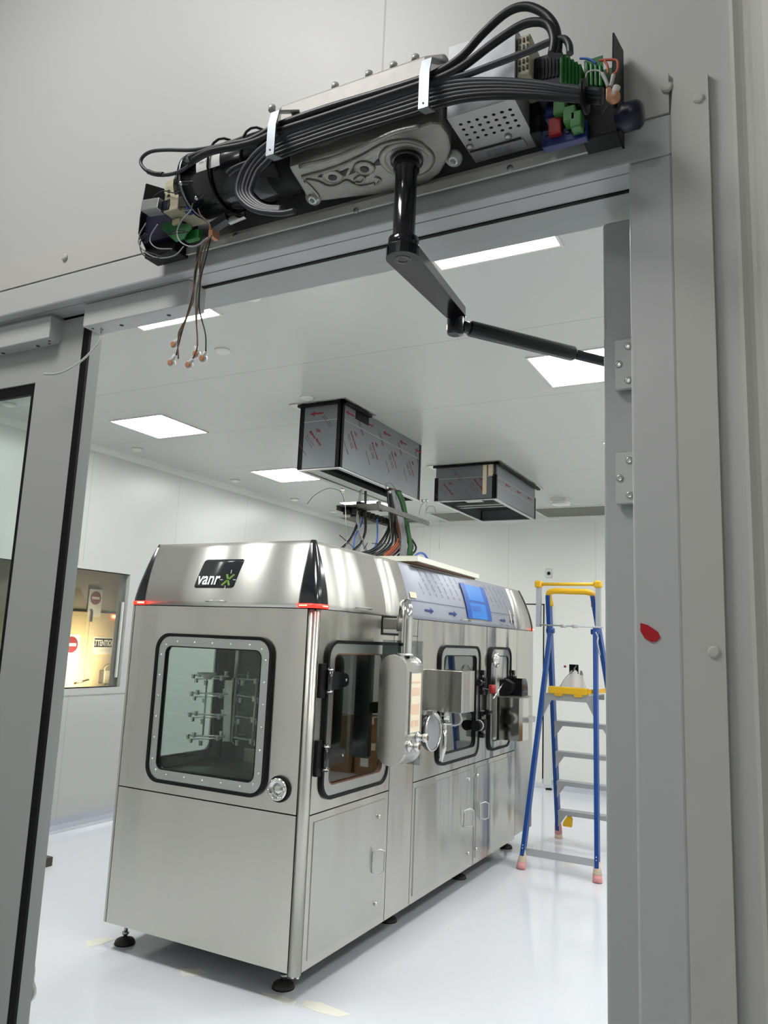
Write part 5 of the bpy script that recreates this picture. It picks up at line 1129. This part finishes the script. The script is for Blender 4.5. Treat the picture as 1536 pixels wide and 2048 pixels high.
# slotted pale terminal block beside the supply
b = mbx(); b.box((bx1+0.0005, 0.75, 2.236), (bx1+0.016, 0.80, 2.288), bev=0.002); tb = b.build('terminal_block', 'beige', OP)
for k in range(5):
    for j in range(3): b = mbx(); b.box((bx1+0.003+0.0045*j, 0.7488, 2.242+0.009*k), (bx1+0.005+0.0045*j, 0.7502, 2.247+0.009*k)); b.build('slot', 'cast_dark', tb)
def pbox(pxs, y, depth, m, name, parent=OP, bev=0.0015):
    """small component whose front lies at plane y; pixel corners give its width and height"""
    a = P(pxs[0], pxs[1], y); c = P(pxs[2], pxs[3], y)
    b = mbx(); b.box((a.x, y, c.z), (c.x, y+depth, a.z), bev=bev); return b.build(name, m, parent)
# electronics at the right end
cb = pbox((1100, 172, 1230, 258), 0.815, 0.002, 'pcb', 'circuit_board', bev=0); pbox((1168, 122, 1206, 172), 0.80, 0.002, 'pcb', 'circuit_board', bev=0)
pbox((1068, 116, 1122, 168), 0.765, 0.045, 'navy', 'connector_block')
for k in range(7): pbox((1070+k*7, 120-1.5*k, 1074+k*7, 160-1.5*k), 0.7635, 0.002, 'black', 'contact', cb, 0)
for k in range(6):
    x0_ = 1118+k*7.5; pbox((x0_, 103+k*5, x0_+6.8, 172+k*3), 0.765+0.004*k, 0.03, 'green', 'terminal')
for k in range(4): pbox((1170+k*9, 124+k*2, 1177+k*9, 170), 0.79, 0.02, 'green' if k % 2 else 'pcb', 'terminal')
for k in range(2): pbox((1106+k*20, 198+k*16, 1130+k*20, 222+k*16), 0.775, 0.03, 'green_lt', 'plug')
pbox((1140, 224, 1162, 250), 0.775, 0.03, 'green_lt', 'plug')
pbox((1090, 215, 1118, 232), 0.79, 0.02, 'blue_p', 'relay'); pbox((1096, 237, 1122, 262), 0.782, 0.02, 'red_p', 'relay')
pbox((1124, 236, 1148, 254), 0.79, 0.02, 'blue_p', 'relay'); pbox((1084, 262, 1174, 272), 0.79, 0.012, 'blue_p', 'socket_strip')
for k in range(8): a = P(1090+k*10.5, 266-k*1.2, 0.789); b = mbx(); b.box((a.x, 0.7885, a.z-0.004), (a.x+0.0035, 0.7898, a.z)); b.build('contact', 'navy', cb)
pbox((1060, 160, 1082, 262), 0.80, 0.03, 'black', 'spacer'); pbox((1164, 196, 1236, 262), 0.80, 0.03, 'black', 'plug_housing')
gp = P(1262, 232, 0.80)
b = mbx(); b.lathe((ox1+0.002, 0.80, gp.z), (1, 0, 0), [(0.012, 0), (0.012, 0.006), (0.0155, 0.008), (0.0155, 0.024), (0.013, 0.028), (0.009, 0.030)], n=18); b.build('cable_gland', 'navy', OP)
# wires and splice at the right end
def wire(pts, y, r, m, name='wire', parent=OP, n=6, dy=0.0):
    Q = [P(px, py, y+dy*i) for i, (px, py) in enumerate(pts)]
    b = mbx(); b.tube(smooth_path(Q, 6), r, n=n); return b.build(name, m, parent)
wire([C3(1130, 405), C3(1170, 400), C3(1240, 402), C3(1255, 430), C3(1245, 480), C3(1215, 500)], 0.775, 0.0014, 'wire_red')
wire([C3(1165, 405), C3(1185, 440), C3(1190, 490)], 0.772, 0.0014, 'wire_red')
wire([C3(1040, 520), C3(1050, 485), C3(1090, 470), C3(1130, 475), C3(1165, 510)], 0.775, 0.0009, 'cable_white')
wire([C3(1000, 390), C3(1060, 395), C3(1110, 425)], 0.775, 0.0013, 'cable_blue')
wire([C3(1150, 490), C3(1175, 540), C3(1190, 580)], 0.77, 0.0022, 'cable_white'); wire([C3(1225, 500), C3(1215, 545), C3(1205, 580)], 0.77, 0.0022, 'cable_white')
def splice(p, d, name='wire_connector', parent=OP, s=1.0):
    p = Vector(p); d = Vector(d).normalized()
    b = mbx(); b.lathe(p-d*0.008*s, d, [(0.0032*s, 0), (0.0034*s, 0.009*s)], n=10); sl = b.build(name, 'white_p', parent)
    b = mbx(); b.lathe(p, Vector((0, -1, 0.0)), [(0.0052*s, -0.004*s), (0.0054*s, 0.001*s), (0.003*s, 0.003*s)], n=18); b.build('button', 'clear_amber', parent if parent is not OP else OP)
    return sl
p = P(*C3(1225, 640), 0.765); splice(p, (-0.4, 0, -1), s=1.3); pbox((1211, 175, 1222, 196), 0.768, 0.006, 'clear_amber', 'wire_connector')
wire([C3(1210, 680), C3(1180, 720), C3(1150, 760)], 0.77, 0.0012, 'cable_grey')
# left end electronics
C1 = lambda x, y: (240+x/3.84, 240+y/3.84)
for k in range(2):
    q = [C1(350, 510), C1(440, 680)] if k == 0 else [C1(430, 480), C1(535, 690)]
    t_ = pbox((*q[0], *q[1]), 0.77+0.008*k, 0.04, 'beige', 'terminal_block')
    for j in range(4): a = P(q[0][0]+4, q[0][1]+8+j*9, 0.769+0.008*k); b = mbx(); b.box((a.x, 0.7685+0.008*k, a.z-0.003), (a.x+0.004, 0.7702+0.008*k, a.z)); b.build('slot', 'cast_dark', t_)
for k in range(4): a = C1(455+k*18, 560); c_ = C1(465+k*18, 660); pbox((*a, *c_), 0.772, 0.003, 'cast_dark', 'slot', bev=0)
pbox((*C1(345, 470), *C1(420, 540)), 0.79, 0.02, 'beige', 'terminal_block')
p0 = P(*C1(200, 680), 0.77); p1 = P(*C1(330, 660), 0.77)
b = mbx(); b.bar(p0, p1, 0.02, 0.017, bev=0.001); b.build('sensor_module', 'alu', OP)
pbox((*C1(310, 625), *C1(370, 680)), 0.768, 0.02, 'navy', 'switch'); pbox((*C1(395, 640), *C1(425, 675)), 0.772, 0.01, 'blue_p', 'connector'); pbox((*C1(498, 665), *C1(535, 700)), 0.772, 0.01, 'blue_p', 'connector')
pbox((*C1(200, 700), *C1(490, 860)), 0.80, 0.03, 'navy', 'relay_base'); pbox((*C1(205, 860), *C1(420, 1000)), 0.81, 0.03, 'black', 'relay_base')
b = mbx(); pg = [C1(320, 790), C1(400, 780), C1(405, 760), C1(450, 755), C1(470, 790), C1(540, 800), C1(550, 830), C1(510, 870), C1(490, 910), C1(430, 935), C1(385, 900), C1(320, 840)]
b.prism([(P(*q, 0.79).x, P(*q, 0.79).z) for q in pg], mXZ(0.79), 0, 0.0016); lb = b.build('circuit_board', 'pcb', OP)
pbox((*C1(400, 762), *C1(455, 790)), 0.785, 0.006, 'beige', 'component', lb); pbox((*C1(500, 860), *C1(600, 900)), 0.80, 0.01, 'green', 'terminal')
b = mbx(); p0 = P(*C1(700, 850), 0.80); b.box((p0.x, 0.795, p0.z-0.012), (p0.x+0.007, 0.81, p0.z+0.004)); b.build('connector', 'clear_amber', OP)
b = mbx(); b.bar(P(*C1(710, 830), 0.80), P(*C1(830, 750), 0.80), 0.012, 0.012); b.build('plug_housing', 'cable_grey', OP)
b = mbx(); b.bar(P(*C1(840, 780), 0.80), P(*C1(960, 730), 0.80), 0.006, 0.008); b.build('metal_clip', 'chrome', OP)
for pts, m, r in (([(200, 790), (150, 880), (150, 950), (200, 1020), (300, 1060), (420, 1040), (490, 970)], 'cable_lgrey', 0.0009),
                  ([(290, 800), (240, 880), (235, 940), (290, 985), (400, 990)], 'cable_lgrey', 0.0009),
                  ([(210, 880), (160, 930), (160, 1000), (200, 1050), (300, 1060), (380, 1010)], 'cable_black', 0.001),
                  ([(195, 870), (145, 920), (150, 960), (180, 1000), (260, 1030), (340, 1050), (400, 1000)], 'cable_black', 0.0009),
                  ([(550, 690), (470, 780), (440, 860), (460, 930), (530, 970), (600, 960), (680, 900)], 'cable_lgrey', 0.0011),
                  ([(600, 680), (620, 730), (680, 790), (700, 830)], 'wire_brown', 0.0009),
                  ([(480, 700), (540, 690), (560, 640)], 'wire_green', 0.0009),
                  ([(240, 650), (260, 590), (330, 545), (420, 560), (480, 540)], 'cable_grey', 0.0009),
                  ([(500, 850), (430, 850), (370, 880), (440, 870), (520, 860)], 'cable_black', 0.0009)):
    wire([C1(*q) for q in pts], 0.765, r, m)
# dangling wires with splice connectors
C4 = lambda x, y: (x/3.491, 440+y/3.491)
ends = [((1215, 868), (1245, 840)), ((1195, 995), (1222, 950)), ((1370, 935), (1370, 890)), ((1318, 1010), (1345, 975)), ((1415, 965), (1435, 925))]
pathsD = [[(1440, 120), (1400, 160), (1380, 300), (1340, 540), (1300, 680), (1250, 780), (1245, 830)],
          [(1430, 110), (1385, 170), (1370, 330), (1345, 520), (1310, 650), (1265, 800), (1230, 945)],
          [(1470, 120), (1430, 210), (1400, 360), (1372, 520), (1368, 680), (1378, 800), (1376, 885)],
          [(1450, 130), (1400, 240), (1395, 420), (1385, 560), (1372, 700), (1378, 880), (1345, 975)],
          [(1475, 110), (1440, 250), (1400, 420), (1390, 600), (1405, 680), (1435, 800), (1437, 918)],
          [(1460, 130), (1410, 200), (1360, 360), (1350, 540), (1335, 600), (1290, 720), (1245, 830), (1245, 968)]]
cols = ['wire_green', 'cable_black', 'wire_green', 'wire_brown', 'cable_black', 'wire_brown']
for i, pts in enumerate(pathsD):
    w_ = wire([C4(*q) for q in pts], 0.80-0.003*i, 0.0011, cols[i], 'hanging_wire')
    if i < 5:
        e, s0 = ends[i]; pe = P(*C4(*e), 0.80-0.003*i); ps_ = P(*C4(*s0), 0.80-0.003*i); dv = pe-ps_
        b = mbx(); b.cyl(ps_-dv*0.15, pe-dv*0.1, 0.0032, n=10); b.build('connector_body', 'white_p', w_)
        b = mbx(); b.lathe(pe, (0.1, -1, -0.2), [(0.0056, -0.004), (0.0058, 0.001), (0.005, 0.002)], n=18); b.build('connector_body', 'white_p', w_)
        b = mbx(); b.lathe(pe+Vector((0.0003, -0.002, -0.0004)), (0.1, -1, -0.2), [(0.0043, -0.001), (0.0042, 0.001), (0.003, 0.0015)], n=16); b.build('connector_cap', 'clear_amber', w_)
# cable harness
CY = 0.712
wire([(1115, 112), (1116, 85), (1108, 50), (1085, 25), (1050, 13), (1012, 26), (965, 68), (925, 112), (885, 140), (845, 158), (760, 185), (650, 218), (560, 250), (520, 272), (495, 283), (470, 288), (430, 298), (390, 312), (380, 318)], CY+0.003, 0.0048, 'cable_black', 'cable', n=10)
wire([(1104, 110), (1108, 80), (1098, 52), (1075, 44), (1040, 52), (985, 88), (930, 130), (890, 152), (850, 166), (760, 196), (640, 236), (560, 262), (515, 282), (480, 292), (420, 304), (385, 322)], CY, 0.0048, 'cable_black', 'cable', n=10)
wire([(1140, 108), (1138, 90), (1128, 78), (1105, 82), (1050, 105), (985, 130), (930, 150), (870, 165), (760, 205), (660, 236), (570, 268), (520, 300), (492, 332), (478, 362), (476, 388), (490, 408), (515, 422), (560, 427), (590, 422)], CY+0.002, 0.0038, 'cable_grey', 'cable', n=10)
for k in range(6):
    c_ = 'cable_grey' if k in (0, 1, 3) else 'cable_black'; o = k*8.5
    e = [(520+k*5, 300+o*0.9), (498+k*6, 328+o*0.6), (484+k*7, 358+o*0.4), (480+k*7, 384+o*0.1), (492+k*6, 404-k), (520+k*4, 420-k*2), (565, 426-k*3)] if k < 4 else [(540, 300+o*0.4), (500, 318+o*0.2), (470, 330+o*0.2), (455, 342+o*0.2)]
    wire([(1205, 184+k*4.0), (1150, 178+k*4.4), (1080, 168+k*5.6), (1000, 162+k*6.4), (930, 163+k*7.4), (870, 172+o), (800, 194+o), (700, 226+o*0.95), (620, 254+o*0.9), (555, 278+o*0.9)]+e, CY+0.004+0.001*k, 0.0040 if k != 5 else 0.0030, c_, 'cable', n=10)
wire([(555, 268), (500, 284), (440, 292), (385, 300), (330, 300), (300, 304), (284, 316), (283, 330), (298, 344), (325, 350), (352, 346), (372, 336), (388, 322)], CY+0.03, 0.0026, 'cable_grey', 'cable', n=8)
wire([(296, 343), (310, 348), (326, 349)], CY+0.03, 0.0036, 'cable_black', 'cable_sleeve', n=8)
wire([(520, 292), (475, 290), (430, 300), (395, 315), (378, 330)], CY+0.01, 0.0040, 'cable_black', 'cable', n=8)
# zip ties round the motor
for px in (418, 482):
    p = P(px, 350, 0.745); b = mbx(); b.tube([(p.x+0.004*math.sin(a*2*PI/24), mc[0]+(MR+0.004)*math.cos(a*2*PI/24), mc[1]+0.002+(MR+0.004)*math.sin(a*2*PI/24)) for a in range(24)], 0.0018, n=6, closed=True); b.build('cable_tie', 'black', OP)
p = P(1168, 190, CY); b = mbx(); b.cyl((p.x-0.002, CY+0.003, p.z), (p.x+0.002, CY+0.003, p.z), 0.017, n=14); b.build('cable_tie', 'black', OP)
# bent steel straps that hold the harness
def strap(x, pts):
    b = mbx(); w_ = 0.0062; n_ = len(pts)
    for i in range(n_-1):
        (y0, z0_), (y1, z1_) = pts[i], pts[i+1]
        d_ = Vector((0, y1-y0, z1_-z0_)); d_.normalize(); nrm = Vector((0, -d_.z, d_.y))*0.001
        b.obox(Vector((x, (y0+y1)/2, (z0_+z1_)/2)), Vector((w_, 0, 0)), Vector((0, (y1-y0)/2, (z1_-z0_)/2))*1.02, nrm)
    return b.build('cable_clamp', 'zinc', OP)
xs1 = P(545, 270, 0.701).x; xs2 = P(850, 170, 0.701).x
z_ = lambda py, px, y: P(px, py, y).z
def zz_(px, py, y): return P(px, py, y).z
strap(xs1, [(0.748, zz_(556, 236, 0.748)), (0.704, zz_(552, 224, 0.704)), (0.699, zz_(545, 250, 0.699)), (0.699, zz_(541, 310, 0.699)), (0.716, zz_(556, 318, 0.716))])
strap(xs2, [(0.748, zz_(866, 132, 0.748)), (0.704, zz_(858, 118, 0.704)), (0.699, zz_(852, 146, 0.699)), (0.699, zz_(846, 216, 0.699)), (0.716, zz_(858, 225, 0.716))])
for x, py in ((xs1, 298), (xs2, 205)):
    zz = P(545 if x == xs1 else 850, py, 0.698).z; b = mbx(); b.cyl((x, 0.6975, zz), (x, 0.6985, zz), 0.0012, n=8); b.build('rivet', 'cast_dark', OP)

# cardboard boxes at the back of the room, on the right (seen reflected in the machine's side window)
for x, y, z, w_, d_, h_, l in ((0.55, 8.75, 0, 0.5, 0.4, 0.38, 'bottom left'), (1.12, 8.75, 0, 0.55, 0.4, 0.34, 'bottom right'), (0.6, 8.77, 0.381, 0.45, 0.38, 0.3, 'top left'), (1.1, 8.77, 0.341, 0.42, 0.36, 0.32, 'top right')):
    g = thing('cardboard_box', (x, y, z), 'brown cardboard box on the stack by the back wall, '+l, 'box', 'cardboard boxes by the back wall')
    b = mbx(); b.box((x-w_/2, y-d_/2, z), (x+w_/2, y+d_/2, z+h_), bev=0.004); b.build('carton', 'cardboard', g)
    b = mbx(); b.box((x-0.03, y-d_/2-0.0012, z+h_-0.08), (x+0.03, y-d_/2-0.0002, z+h_-0.001)); b.box((x-0.03, y-d_/2, z+h_+0.0002), (x+0.03, y+d_/2, z+h_+0.001)); b.build('packing_tape', 'tape_cream', g)
    b = mbx(); b.box((x+0.06, y-d_/2-0.0012, z+0.10), (x+0.17, y-d_/2-0.0002, z+0.2)); b.build('shipping_label', 'white_p', g)
